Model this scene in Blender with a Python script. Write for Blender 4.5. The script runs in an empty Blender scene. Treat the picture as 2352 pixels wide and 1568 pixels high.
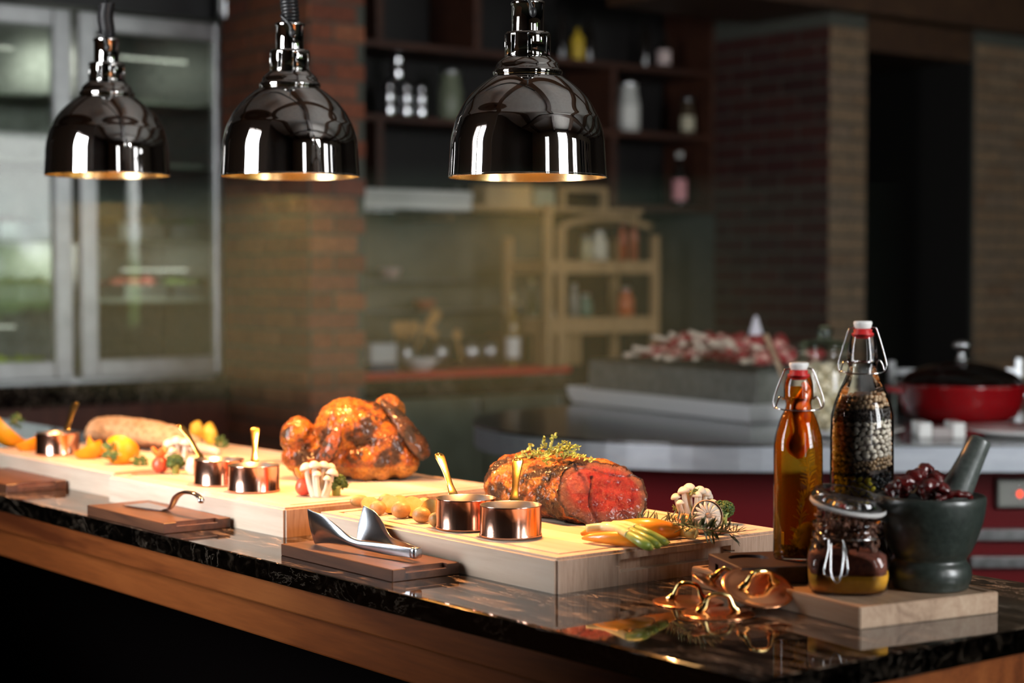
import bpy, bmesh, math, random
from mathutils import Vector, Matrix, noise, Euler, Quaternion
random.seed(7)
sc = bpy.context.scene
COL = sc.collection
# ------------------------------------------------------------------ camera
FPX, HC = 4150.0, 1.34
YAW = math.radians(142.0)
PITCH = math.atan((784 - 630) / FPX)
FW = Vector((math.cos(YAW), math.sin(YAW), 0)); RT = Vector((math.sin(YAW), -math.cos(YAW), 0))
DIR = FW * math.cos(PITCH) - Vector((0, 0, math.sin(PITCH)))
UPV = FW * math.sin(PITCH) + Vector((0, 0, math.cos(PITCH)))
CAM = Vector((1.36879, -1.404787, HC))
cd = bpy.data.cameras.new('camera'); cam = bpy.data.objects.new('camera', cd); COL.objects.link(cam)
cd.sensor_width = 36; cd.lens = FPX / 2352 * 36; cd.clip_start = .05
cam.matrix_world = Matrix((( RT.x, UPV.x, -DIR.x, CAM.x), (RT.y, UPV.y, -DIR.y, CAM.y), (RT.z, UPV.z, -DIR.z, CAM.z), (0, 0, 0, 1)))
cd.dof.use_dof = True; cd.dof.focus_distance = 2.78; cd.dof.aperture_fstop = 2.7
sc.camera = cam
vs = sc.view_settings; vs.view_transform = 'Standard'; vs.look = 'None'; vs.gamma = 1; vs.use_curve_mapping = False
vs.exposure = 0.0
sc.cycles.max_bounces = 9; sc.cycles.transparent_max_bounces = 24; sc.cycles.diffuse_bounces = 3
sc.cycles.glossy_bounces = 5; sc.cycles.transmission_bounces = 6; sc.cycles.volume_bounces = 0
sc.cycles.caustics_reflective = False; sc.cycles.caustics_refractive = False
sc.cycles.use_denoising = True; sc.cycles.sample_clamp_indirect = 4.0
sc.cycles.volume_step_rate = 4.0
w = bpy.data.worlds.new('world'); sc.world = w; w.use_nodes = True
w.node_tree.nodes['Background'].inputs[0].default_value = (.75, .85, 1, 1)
w.node_tree.nodes['Background'].inputs[1].default_value = 1.0

def at(px, py, z):
    r = DIR + RT * ((px - 1176) / FPX) - UPV * ((py - 784) / FPX)
    return CAM + r * ((z - HC) / r.z)
def on(px, py, axis, v):
    r = DIR + RT * ((px - 1176) / FPX) - UPV * ((py - 784) / FPX)
    return CAM + r * ((v - CAM[axis]) / r[axis])
def dep(px, py, d):
    r = DIR + RT * ((px - 1176) / FPX) - UPV * ((py - 784) / FPX)
    return CAM + r * d

# ------------------------------------------------------------------ objects
def empty(name, loc, label=None, cat=None, group=None, rz=0, kind=None, rot=None):
    o = bpy.data.objects.new(name, None); COL.objects.link(o); o.location = loc
    o.rotation_euler = rot if rot else (0, 0, rz); o.empty_display_size = .02
    return tag(o, label, cat, group, kind)
def tag(o, label=None, cat=None, group=None, kind=None):
    if label: o['label'] = label
    if cat: o['category'] = cat
    if group: o['group'] = group
    if kind: o['kind'] = kind
    return o
def link(name, me, mat=None, parent=None, loc=None, rot=None, smooth=False):
    o = bpy.data.objects.new(name, me); COL.objects.link(o)
    if mat is not None and not me.materials: me.materials.append(mat)
    if parent: o.parent = parent
    if loc is not None: o.location = loc
    if rot is not None: o.rotation_euler = rot
    if smooth: me.shade_smooth()
    return o
def bm_obj(name, bm, mat=None, parent=None, loc=None, rot=None, smooth=False):
    me = bpy.data.meshes.new(name); bm.to_mesh(me); bm.free()
    return link(name, me, mat, parent, loc, rot, smooth)
def raw(name, vs_, fs, mat=None, parent=None, loc=None, rot=None, smooth=True):
    me = bpy.data.meshes.new(name); me.from_pydata([tuple(v) for v in vs_], [], fs); me.update()
    return link(name, me, mat, parent, loc, rot, smooth)
def add_box(bm, c, s, rz=0, m=None):
    r = bmesh.ops.create_cube(bm, size=1)
    M = Matrix.Translation(c) @ Matrix.Rotation(rz, 4, 'Z') @ Matrix.Diagonal((s[0], s[1], s[2], 1))
    if m: M = m @ M
    bmesh.ops.transform(bm, matrix=M, verts=r['verts']); return r['verts']
def box(name, c, s, mat, parent=None, bev=0, rz=0, seg=2, smooth=False):
    """box centred at c with its origin there"""
    bm = bmesh.new(); add_box(bm, (0, 0, 0), s)
    if bev: bmesh.ops.bevel(bm, geom=bm.edges[:], offset=bev, segments=seg, profile=.5, affect='EDGES')
    return bm_obj(name, bm, mat, parent, c, (0, 0, rz), smooth)
def boxmm(name, a, b, mat, parent=None, bev=0):
    c = [(a[i] + b[i]) / 2 for i in range(3)]; s = [abs(b[i] - a[i]) for i in range(3)]
    return box(name, c, s, mat, parent, bev)
def lathe_mesh(name, prof, seg=48, fn=None):
    vs_ = []; fs = []; n = len(prof)
    for i, (r, z) in enumerate(prof):
        for k in range(seg):
            t = 2 * math.pi * k / seg; rr = max(r, 1e-5)
            if fn: rr = fn(rr, z, t)
            vs_.append((rr * math.cos(t), rr * math.sin(t), z))
    for i in range(n - 1):
        for k in range(seg):
            a, b = i * seg + k, i * seg + (k + 1) % seg
            fs.append((a, b, b + seg, a + seg))
    me = bpy.data.meshes.new(name); me.from_pydata(vs_, [], fs); me.validate(); me.update()
    return me
def lathe(name, prof, mat, parent=None, loc=None, rot=None, seg=48, fn=None):
    return link(name, lathe_mesh(name, prof, seg, fn), mat, parent, loc, rot, True)
def tube_data(pts, rad, seg=8, flat=None, closed=False):
    pts = [Vector(p) for p in pts]; n = len(pts)
    if not hasattr(rad, '__len__'): rad = [rad] * n
    vs_ = []; fs = []; up = None
    for i, p in enumerate(pts):
        a = pts[(i - 1) % n] if (closed or i > 0) else p; b = pts[(i + 1) % n] if (closed or i < n - 1) else p
        t = (b - a).normalized()
        if up is None:
            up = Vector((0, 0, 1)) if abs(t.z) < .9 else Vector((1, 0, 0))
        s = t.cross(up).normalized(); up = s.cross(t).normalized()
        for k in range(seg):
            an = 2 * math.pi * k / seg; fl = flat if flat else 1
            vs_.append(p + s * math.cos(an) * rad[i] + up * math.sin(an) * rad[i] * fl)
    m = n if closed else n - 1
    for i in range(m):
        for k in range(seg):
            a = i * seg + k; b = i * seg + (k + 1) % seg; j = ((i + 1) % n) * seg
            fs.append((a, b, j + (k + 1) % seg, j + k))
    if not closed:
        fs.append(tuple(reversed(range(seg)))); fs.append(tuple((n - 1) * seg + k for k in range(seg)))
    return vs_, fs
def tube(name, pts, rad, mat, parent=None, seg=8, flat=None, closed=False, loc=None, rot=None):
    v, f = tube_data(pts, rad, seg, flat, closed); return raw(name, v, f, mat, parent, loc, rot)
def smooth_pts(pts, n=8):
    """Catmull-Rom"""
    P = [Vector(p) for p in pts]; out = []
    for i in range(len(P) - 1):
        p0 = P[max(i - 1, 0)]; p1 = P[i]; p2 = P[i + 1]; p3 = P[min(i + 2, len(P) - 1)]
        for k in range(n):
            t = k / n
            out.append(.5 * ((2 * p1) + (p2 - p0) * t + (2 * p0 - 5 * p1 + 4 * p2 - p3) * t * t + (3 * p1 - p0 - 3 * p2 + p3) * t ** 3))
    out.append(P[-1]); return out
def smooth_vals(v, n=8):
    return [p.x for p in smooth_pts([(a, 0, 0) for a in v], n)]
def join_data(parts):
    V = []; Fc = []
    for v, f in parts:
        o = len(V); V += [tuple(x) for x in v]; Fc += [tuple(i + o for i in q) for q in f]
    return V, Fc
def ico_data(c, r, sub=1, rot=None, jit=0):
    bm = bmesh.new(); bmesh.ops.create_icosphere(bm, subdivisions=sub, radius=1)
    R = rot.to_matrix() if rot is not None else Matrix.Identity(3)
    if not hasattr(r, '__len__'): r = (r, r, r)
    v = []
    for x in bm.verts:
        p = Vector((x.co.x * r[0], x.co.y * r[1], x.co.z * r[2]))
        if jit: p *= 1 + jit * noise.noise(p * 90 + Vector(c) * 50)
        v.append(Vector(c) + R @ p)
    f = [tuple(q.index for q in fc.verts) for fc in bm.faces]; bm.free(); return v, f
def evaluated(o):
    dg = bpy.context.evaluated_depsgraph_get()
    me = bpy.data.meshes.new_from_object(o.evaluated_get(dg)); return me
def blob_mesh(name, ells, voxel=.003, it=6):
    """union of ellipsoids (centre, radii, euler) remeshed to one skin"""
    parts = []
    for e in ells:
        c, r = e[0], e[1]; rot = Euler(e[2]) if len(e) > 2 else Euler((0, 0, 0))
        parts.append(ico_data(c, r, 3, rot))
    v, f = join_data(parts); me = bpy.data.meshes.new('tmp'); me.from_pydata(v, [], f)
    o = bpy.data.objects.new('tmp', me); COL.objects.link(o)
    m = o.modifiers.new('r', 'REMESH'); m.mode = 'VOXEL'; m.voxel_size = voxel
    s = o.modifiers.new('s', 'SMOOTH'); s.iterations = it; s.factor = .6
    out = evaluated(o); bpy.data.objects.remove(o); bpy.data.meshes.remove(me); out.name = name
    return out
def color_mesh(me, fn):
    at_ = me.color_attributes.new('col', 'FLOAT_COLOR', 'POINT')
    for i, v in enumerate(me.vertices):
        c = fn(v.co, v.normal); at_.data[i].color = (c[0], c[1], c[2], 1)
def displace(me, fn):
    ns = [v.normal.copy() for v in me.vertices]
    for v, n in zip(me.vertices, ns): v.co = v.co + n * fn(v.co)
    me.update()
def mixc(a, b, t):
    t = min(1, max(0, t)); return [a[i] + (b[i] - a[i]) * t for i in range(3)]
def sstep(a, b, x):
    t = min(1, max(0, (x - a) / (b - a))); return t * t * (3 - 2 * t)
def fbm(p, s, o=4):
    return noise.fractal(Vector(p) * s, 1.0, 2.0, o)
def boolean(o, cutter, op='DIFFERENCE'):
    m = o.modifiers.new('b', 'BOOLEAN'); m.object = cutter; m.operation = op; m.solver = 'EXACT'
    bpy.context.view_layer.update()
    me = evaluated(o); o.modifiers.remove(m); old = o.data; o.data = me; me.name = old.name
def copy_tree(o, parent=None):
    c = o.copy(); COL.objects.link(c)
    if parent: c.parent = parent
    for ch in list(o.children): copy_tree(ch, c)
    return c

# ------------------------------------------------------------------ materials
def N(nt, t, **k):
    n = nt.nodes.new(t)
    for a, b in k.items():
        if a in ('op',): n.operation = b
        elif a == 'ins':
            for i, v in b.items(): n.inputs[i].default_value = v
        else: setattr(n, a, b)
    return n
def mat(name, color=(.5, .5, .5), rough=.5, metal=0, spec=.5, coat=0, coat_r=.05, emit=None, es=1, sss=0, aniso=0):
    m = bpy.data.materials.new(name); m.use_nodes = True; nt = m.node_tree; b = nt.nodes['Principled BSDF']
    b.inputs['Base Color'].default_value = (*color, 1); b.inputs['Roughness'].default_value = rough
    b.inputs['Metallic'].default_value = metal; b.inputs['Specular IOR Level'].default_value = spec
    b.inputs['Coat Weight'].default_value = coat; b.inputs['Coat Roughness'].default_value = coat_r
    if sss: b.inputs['Subsurface Weight'].default_value = sss; b.inputs['Subsurface Scale'].default_value = .01; b.inputs['Subsurface Radius'].default_value = (1, .5, .25)
    if emit: b.inputs['Emission Color'].default_value = (*emit, 1); b.inputs['Emission Strength'].default_value = es
    return m
def parts(m): nt = m.node_tree; return nt, nt.nodes['Principled BSDF'], nt.links
def ramp(nt, stops, interp='LINEAR'):
    r = nt.nodes.new('ShaderNodeValToRGB'); cr = r.color_ramp; cr.interpolation = interp
    while len(cr.elements) < len(stops): cr.elements.new(.5)
    for e, (p, c) in zip(cr.elements, stops):
        e.position = p; e.color = (*c, 1) if len(c) == 3 else c
    return r
def coords(nt, scale=(1, 1, 1), rnd=False, kind='Object', rot=(0, 0, 0)):
    tc = nt.nodes.new('ShaderNodeTexCoord'); mp = nt.nodes.new('ShaderNodeMapping')
    mp.inputs['Scale'].default_value = scale; mp.inputs['Rotation'].default_value = rot
    if rnd:
        oi = nt.nodes.new('ShaderNodeObjectInfo'); mu = N(nt, 'ShaderNodeVectorMath', op='SCALE'); mu.inputs[0].default_value = (17, 23, 31)
        nt.links.new(oi.outputs['Random'], mu.inputs['Scale']); ad = N(nt, 'ShaderNodeVectorMath', op='ADD')
        nt.links.new(tc.outputs[kind], ad.inputs[0]); nt.links.new(mu.outputs[0], ad.inputs[1]); nt.links.new(ad.outputs[0], mp.inputs[0])
    else: nt.links.new(tc.outputs[kind], mp.inputs[0])
    return mp
def noise_tex(nt, co, scale, detail=5, rough=.55, dist=0):
    n = nt.nodes.new('ShaderNodeTexNoise'); n.inputs['Scale'].default_value = scale; n.inputs['Detail'].default_value = detail
    n.inputs['Roughness'].default_value = rough; n.inputs['Distortion'].default_value = dist
    nt.links.new(co.outputs[0], n.inputs['Vector']); return n
def bump(nt, b, src, strength=.3, dist=.002):
    n = nt.nodes.new('ShaderNodeBump'); n.inputs['Strength'].default_value = strength; n.inputs['Distance'].default_value = dist
    nt.links.new(src, n.inputs['Height']); nt.links.new(n.outputs[0], b.inputs['Normal']); return n
def noisy(name, stops, scale=20, rough=.5, metal=0, bs=.2, bd=.001, stretch=(1, 1, 1), detail=5, coat=0, spec=.5, dist=0, rnd=True, bscale=None, sss=0, coat_r=.05):
    m = mat(name, rough=rough, metal=metal, coat=coat, spec=spec, sss=sss, coat_r=coat_r); nt, b, L = parts(m)
    co = coords(nt, stretch, rnd); n = noise_tex(nt, co, scale, detail, dist=dist); r = ramp(nt, stops)
    L.new(n.outputs[0], r.inputs[0]); L.new(r.outputs[0], b.inputs['Base Color'])
    if bs:
        n2 = noise_tex(nt, co, bscale or scale * 2.2, detail); bump(nt, b, n2.outputs[0], bs, bd)
    return m
def wood(name, c1, c2, c3, axis=0, rough=.4, fine=90, big=7, coat=0, bs=.15):
    m = mat(name, rough=rough, coat=coat, coat_r=.2); nt, b, L = parts(m)
    st = [1, 1, 1]; st[axis] = .08; co = coords(nt, st, True)
    a = noise_tex(nt, co, big * 3, 3, dist=1.5); f = noise_tex(nt, co, fine * 2, 5)
    ad = N(nt, 'ShaderNodeMath', op='MULTIPLY_ADD'); ad.inputs[1].default_value = .35
    L.new(f.outputs[0], ad.inputs[0]); L.new(a.outputs[0], ad.inputs[2])
    r = ramp(nt, [(.42, c1), (.66, c2), (.9, c3)]); L.new(ad.outputs[0], r.inputs[0]); L.new(r.outputs[0], b.inputs['Base Color'])
    bump(nt, b, f.outputs[0], bs, .0005); return m
def colmat(name, rough=.4, coat=.3, scale=300, bs=.6, bd=.001, sss=0, rnoise=None, spec=.28, coat_r=.08, amt=.35, dark=.45):
    """uses the per-vertex colour 'col' with a fine noise variation and relief"""
    m = mat(name, rough=rough, coat=coat, spec=spec, sss=sss, coat_r=coat_r); nt, b, L = parts(m)
    a = nt.nodes.new('ShaderNodeAttribute'); a.attribute_name = 'col'
    co = coords(nt); n = noise_tex(nt, co, scale, 6, .65); mx = N(nt, 'ShaderNodeMix', data_type='RGBA', blend_type='MULTIPLY')
    mx.inputs[0].default_value = amt; r = ramp(nt, [(.35, (dark, dark, dark)), (.62, (1.35, 1.3, 1.25))]); L.new(n.outputs[0], r.inputs[0])
    L.new(a.outputs[0], mx.inputs[6]); L.new(r.outputs[0], mx.inputs[7]); L.new(mx.outputs[2], b.inputs['Base Color'])
    n2 = noise_tex(nt, co, scale * .7, 6, .7); bump(nt, b, n2.outputs[0], bs, bd)
    if rnoise:
        n3 = noise_tex(nt, co, scale * .25, 3); rr = ramp(nt, [(.4, (rnoise[0],) * 3), (.62, (rnoise[1],) * 3)])
        L.new(n3.outputs[0], rr.inputs[0]); L.new(rr.outputs[0], b.inputs['Roughness'])
    return m
def glass(name, tint=(.95, .97, .97), edge=.35, gl=1.0, rough=.02, ior=1.45):
    """thin-walled glass: tinted see-through plus Fresnel reflection, darker along the rim"""
    m = bpy.data.materials.new(name); m.use_nodes = True; nt = m.node_tree; nt.nodes.clear(); L = nt.links
    out = nt.nodes.new('ShaderNodeOutputMaterial'); tr = nt.nodes.new('ShaderNodeBsdfTransparent'); g = nt.nodes.new('ShaderNodeBsdfGlossy')
    g.inputs['Roughness'].default_value = rough; g.inputs['Color'].default_value = (gl, gl, gl, 1)
    fr = nt.nodes.new('ShaderNodeFresnel'); fr.inputs[0].default_value = ior; lw = nt.nodes.new('ShaderNodeLayerWeight'); lw.inputs[0].default_value = .35
    r = ramp(nt, [(0, tint), (.55, tint), (1, tuple(c * edge for c in tint))]); L.new(lw.outputs['Facing'], r.inputs[0]); L.new(r.outputs[0], tr.inputs[0])
    mx = nt.nodes.new('ShaderNodeMixShader'); L.new(fr.outputs[0], mx.inputs[0]); L.new(tr.outputs[0], mx.inputs[1]); L.new(g.outputs[0], mx.inputs[2])
    L.new(mx.outputs[0], out.inputs[0]); return m
def emis(name, color, s):
    m = bpy.data.materials.new(name); m.use_nodes = True; nt = m.node_tree; nt.nodes.clear()
    o = nt.nodes.new('ShaderNodeOutputMaterial'); e = nt.nodes.new('ShaderNodeEmission'); e.inputs[0].default_value = (*color, 1); e.inputs[1].default_value = s
    nt.links.new(e.outputs[0], o.inputs[0]); return m

M = {}
M['maple'] = wood('maple', (.56, .41, .27), (.73, .57, .40), (.80, .65, .48), 0, rough=.42, bs=.1)
M['end_grain'] = None
M['walnut'] = wood('walnut', (.030, .011, .006), (.080, .030, .014), (.13, .052, .025), 0, rough=.42, coat=.15)
M['rail_wood'] = wood('rail_wood', (.060, .014, .004), (.165, .045, .011), (.25, .078, .02), 0, rough=.3, coat=.4, big=3)
M['tan_wood'] = wood('tan_wood', (.22, .13, .075), (.38, .25, .16), (.46, .33, .22), 0, rough=.5)
M['dark_caddy'] = wood('dark_caddy', (.02, .012, .012), (.045, .025, .024), (.07, .04, .036), 0, rough=.4)
M['shelf_wood'] = wood('shelf_wood', (.026, .008, .004), (.055, .018, .009), (.08, .028, .014), 1, rough=.5)
M['pale_wood'] = wood('pale_wood', (.30, .18, .08), (.42, .27, .13), (.5, .33, .17), 2, rough=.55)
M['cabinet_wood'] = wood('cabinet_wood', (.06, .014, .006), (.11, .028, .012), (.15, .04, .02), 2, rough=.4)
M['chrome'] = mat('chrome', (.62, .61, .60), .035, 1)
M['dome_in'] = mat('dome_inside', (.85, .62, .30), .25, 1)
M['steel'] = noisy('brushed_steel', [(.3, (.36, .37, .38)), (.7, (.50, .51, .52))], 60, .32, 1, .05, .0003, (.05, 1, 1))
M['steel_dark'] = noisy('worn_steel', [(.3, (.16, .16, .16)), (.7, (.30, .30, .30))], 40, .3, 1, .05, .0003)
M['steel_polish'] = mat('polished_steel', (.66, .67, .70), .12, 1)
M['tong_steel'] = noisy('brushed_tong_steel', [(.3, (.50, .53, .58)), (.7, (.66, .69, .74))], 90, .22, 1, .12, .0004, (.12, 1, 1))
M['copper'] = noisy('copper', [(.3, (.90, .50, .36)), (.7, (.96, .60, .46))], 30, .17, 1, .03, .0003)
M['copper_lid'] = mat('copper_lid', (.90, .40, .20), .2, 1)
M['tin'] = mat('tin_lining', (.62, .60, .58), .3, 1)
M['brass'] = noisy('brass', [(.3, (.72, .46, .13)), (.7, (.92, .66, .24))], 120, .2, 1, .15, .0004)
M['brass_pol'] = mat('polished_brass', (.90, .66, .28), .1, 1)
M['rubber'] = mat('black_cable', (.012, .012, .013), .35)
M['black'] = mat('black_plastic', (.01, .01, .011), .4)
M['black_gap'] = mat('dark_gap', (.006, .006, .006), .8)
M['white_cap'] = mat('white_ceramic', (.82, .81, .78), .25)
M['white'] = mat('white_glaze', (.78, .78, .76), .2, coat=.5)
M['red_rubber'] = mat('red_rubber', (.55, .02, .02), .4)
M['red_gloss'] = mat('red_enamel', (.28, .003, .006), .15, coat=.5)
M['red_panel'] = mat('red_panel', (.11, .002, .004), .5, spec=.15)
M['red_top'] = mat('red_worktop', (.62, .03, .025), .4)
M['plaster'] = noisy('plaster', [(.3, (.50, .48, .45)), (.7, (.58, .56, .53))], 6, .8, 0, .1, .002)
M['dark_beam'] = wood('dark_beam', (.035, .015, .008), (.06, .028, .014), (.09, .045, .02), 0, rough=.5)
M['floor'] = noisy('floor_mat', [(.3, (.006, .006, .006)), (.7, (.010, .010, .010))], 5, .9, 0, .05, spec=.1)
M['mortar_joint'] = noisy('mortar_joint', [(.3, (.06, .062, .05)), (.7, (.09, .092, .075))], 60, .9, 0, .3, .002)
M['glass'] = glass('clear_glass', (.985, .99, .99), .78); M['glass_thin'] = glass('thin_glass', (.99, .99, .99), .75)
M['glass_green'] = glass('fridge_glass', (.82, .86, .82), .6)
M['oil'] = None

def brick_mat(name, stops, rough=.8):
    m = mat(name, rough=rough); nt, b, L = parts(m)
    oi = nt.nodes.new('ShaderNodeObjectInfo'); r = ramp(nt, stops); L.new(oi.outputs['Random'], r.inputs[0])
    co = coords(nt, rnd=True); n = noise_tex(nt, co, 45, 5); r2 = ramp(nt, [(.3, (.6, .6, .6)), (.7, (1.2, 1.2, 1.2))]); L.new(n.outputs[0], r2.inputs[0])
    mx = N(nt, 'ShaderNodeMix', data_type='RGBA', blend_type='MULTIPLY'); mx.inputs[0].default_value = 1
    L.new(r.outputs[0], mx.inputs[6]); L.new(r2.outputs[0], mx.inputs[7]); L.new(mx.outputs[2], b.inputs['Base Color']); bump(nt, b, n.outputs[0], .4, .003)
    return m
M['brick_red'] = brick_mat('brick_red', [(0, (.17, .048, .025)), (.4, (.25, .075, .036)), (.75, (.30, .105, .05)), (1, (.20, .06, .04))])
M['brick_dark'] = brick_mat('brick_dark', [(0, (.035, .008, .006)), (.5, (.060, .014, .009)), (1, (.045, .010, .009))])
M['brick_tan'] = brick_mat('brick_tan', [(0, (.20, .12, .07)), (.5, (.26, .17, .10)), (1, (.22, .15, .10))])

def marble_mat(name, cream=1.0, xs=.22, rot=(0, 0, 0), kind='Object'):
    m = mat(name, rough=.04, spec=.6); nt, b, L = parts(m)
    co = coords(nt, (xs, 1, 1), kind=kind, rot=rot)
    n1 = noise_tex(nt, co, 42, 8, .62, 1.2); r1 = ramp(nt, [(.46, (.004, .0035, .003)), (.56, (.030, .022, .016)), (.66, (.20, .145, .10)), (.72, (.42, .32, .23))])
    n2 = noise_tex(nt, co, 11, 7, .6, 2.5); a = N(nt, 'ShaderNodeMath', op='SUBTRACT'); a.inputs[1].default_value = .5; L.new(n2.outputs[0], a.inputs[0])
    ab = N(nt, 'ShaderNodeMath', op='ABSOLUTE'); L.new(a.outputs[0], ab.inputs[0])
    r2 = ramp(nt, [(0, (1, 1, 1)), (.0035, (.5, .5, .5)), (.011, (0, 0, 0))]); L.new(ab.outputs[0], r2.inputs[0])
    n3 = noise_tex(nt, co, 5, 3); r3 = ramp(nt, [(.46, (0, 0, 0)), (.58, (1, 1, 1))]); L.new(n3.outputs[0], r3.inputs[0])
    mu = N(nt, 'ShaderNodeMath', op='MULTIPLY'); L.new(r2.outputs[0], mu.inputs[0]); L.new(r3.outputs[0], mu.inputs[1])
    L.new(n1.outputs[0], r1.inputs[0]); mx = N(nt, 'ShaderNodeMix', data_type='RGBA'); L.new(mu.outputs[0], mx.inputs[0]); L.new(r1.outputs[0], mx.inputs[6])
    mx.inputs[7].default_value = (.70 * cream, .55 * cream, .42 * cream, 1); L.new(mx.outputs[2], b.inputs['Base Color'])
    L.new(b.inputs['Roughness'].links[0].from_socket, b.inputs['Roughness']) if b.inputs['Roughness'].links else None
    return m
M['marble'] = marble_mat('black_marble')
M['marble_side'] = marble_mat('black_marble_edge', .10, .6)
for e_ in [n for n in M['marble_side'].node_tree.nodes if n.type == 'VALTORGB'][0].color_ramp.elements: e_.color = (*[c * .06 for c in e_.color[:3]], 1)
M['marble_back'] = marble_mat('black_marble_back', 1.3, 1)
# ================================================================== ROOM
X0, X1, Y0, Y1, ZC = -6.05, 2.9, -1.95, 9.2, 3.3
def struct(o): o['kind'] = 'structure'; return o
struct(boxmm('floor', (X0 - .2, Y0 - .2, -.1), (X1 + .2, Y1 + .2, 0), M['floor']))
struct(boxmm('ceiling', (X0 - .2, Y0 - .2, ZC), (X1 + .2, Y1 + .2, ZC + .1), M['plaster']))
struct(boxmm('wall_back', (X0 - .15, Y0 - .15, 0), (X0, Y1 + .15, ZC), mat('dark_wall', (.02, .016, .013), .7)))
struct(boxmm('wall_right', (X0, Y1, 0), (X1 + .15, Y1 + .15, ZC), mat('dark_wall_right', (.05, .03, .02), .7)))
# daylight seen through the windows: overcast sky over garden greenery; also the glow of the softbox panel
def outdoors(name, strength, green=1.0, zmid=.62):
    m = bpy.data.materials.new(name); m.use_nodes = True; nt = m.node_tree; nt.nodes.clear(); L = nt.links
    o = nt.nodes.new('ShaderNodeOutputMaterial'); e = nt.nodes.new('ShaderNodeEmission'); e.inputs[1].default_value = strength
    tc = nt.nodes.new('ShaderNodeTexCoord'); sp = nt.nodes.new('ShaderNodeSeparateXYZ'); L.new(tc.outputs['Generated'], sp.inputs[0])
    co = coords(nt); n = noise_tex(nt, co, 4, 6); ad = N(nt, 'ShaderNodeMath', op='MULTIPLY_ADD'); ad.inputs[1].default_value = .5
    L.new(n.outputs[0], ad.inputs[0]); L.new(sp.outputs[2], ad.inputs[2])
    r = ramp(nt, [(0, (.05, .09, .03)), (zmid, (.16, .26, .10)), (zmid + .14, (.85, .92, .95)), (1, (1, 1, 1))]) if green else ramp(nt, [(0, (.9, .95, 1)), (1, (1, 1, 1))])
    L.new(ad.outputs[0], r.inputs[0]); L.new(r.outputs[0], e.inputs[0]); L.new(e.outputs[0], o.inputs[0]); return m
def wall_with_windows(name, axis, v, lo, hi, wins, wmat, out_sign):
    """wall in plane axis=v from lo to hi with openings (a, b, z0, z1, material); frame, mullion and glass in each"""
    def P3(t, z, d): return (v + d, t, z) if axis == 0 else (t, v + d, z)
    bm = bmesh.new(); th = .15 * out_sign
    def seg(a, b, z0, z1):
        p, q = P3(a, z0, 0), P3(b, z1, th)
        add_box(bm, [(p[i] + q[i]) / 2 for i in range(3)], [abs(p[i] - q[i]) for i in range(3)])
    cur = lo
    for a, b, z0, z1, om, nm in wins:
        seg(cur, a, 0, ZC); seg(a, b, 0, z0); seg(a, b, z1, ZC); cur = b
    seg(cur, hi, 0, ZC)
    struct(bm_obj(name, bm, wmat))
    for a, b, z0, z1, om, nm in wins:
        e = struct(empty(nm, P3((a + b) / 2, z0, 0)))
        def rel(p): return [p[i] - e.location[i] for i in range(3)]
        fr = .05
        for (s0, s1, y0, y1) in ((a, a + fr, z0, z1), (b - fr, b, z0, z1), (a, b, z0, z0 + fr), (a, b, z1 - fr, z1), ((a + b) / 2 - .02, (a + b) / 2 + .02, z0, z1)):
            boxmm('window_frame', rel(P3(s0, y0, .02 * out_sign)), rel(P3(s1, y1, .08 * out_sign)), M['dark_beam'], e)
        boxmm('pane', rel(P3(a, z0, .045 * out_sign)), rel(P3(b, z1, .05 * out_sign)), M['glass_thin'], e)
        boxmm('daylight', rel(P3(a - .0, z0 - .0, .20 * out_sign)), rel(P3(b + .0, z1 + .0, .21 * out_sign)), om, e)
SOFTBOX_L = outdoors('softbox_left', 26.0, 0)  # softbox built in window form, made strong as front fill for the boards
WIN_B = outdoors('daylight_garden', 3.0, 1)
WIN_C = outdoors('daylight_bright', 6.5, 0)
WIN_H = outdoors('daylight_high', 26.0, 0)
WIN_R = outdoors('daylight_garden_right', 4.5, 1, .6)
wallm = mat('timber_wall', (.045, .026, .016), .6)
wall_with_windows('wall_left', 1, -1.15, X0, -.9, [(-5.2, -4.1, .8, 2.4, WIN_B, 'window_7'), (-2.00, -1.25, .95, 2.45, SOFTBOX_L, 'softbox_panel')], wallm, -1)  # near wall added to carry the softbox panel beside the counter
struct(boxmm('wall_corner', (-1.05, Y0, 0), (-.9, -1.301, ZC), wallm)); struct(boxmm('wall_rear', (-1.05, Y0 - .15, 0), (X1 + .15, Y0 - .001, ZC), wallm))
wall_with_windows('wall_front', 0, X1, Y0, Y1, [(-.55, -.1, .8, 2.6, WIN_C, 'window_2'), (.8, 1.9, 1.0, 3.1, WIN_H, 'window_3'), (2.5, 3.3, .8, 2.6, WIN_R, 'window_4'),
    (3.9, 5.3, .8, 2.6, WIN_R, 'window_5'), (5.9, 7.7, .8, 2.6, WIN_R, 'window_6')], mat('beige_wall', (.46, .38, .28), .7), 1)
# ceiling beams
nb = 0
for k in range(7):
    nb += 1; struct(boxmm('trim_%d' % nb, (X0, Y0 + .8 + k * 1.6, ZC - .18), (X1, Y0 + .98 + k * 1.6, ZC), M['dark_beam']))
for k in range(4):
    nb += 1; struct(boxmm('trim_%d' % nb, (-3.4 + k * 2.2, Y0, ZC - .24), (-3.2 + k * 2.2, Y1, ZC - .18), M['dark_beam']))

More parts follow.
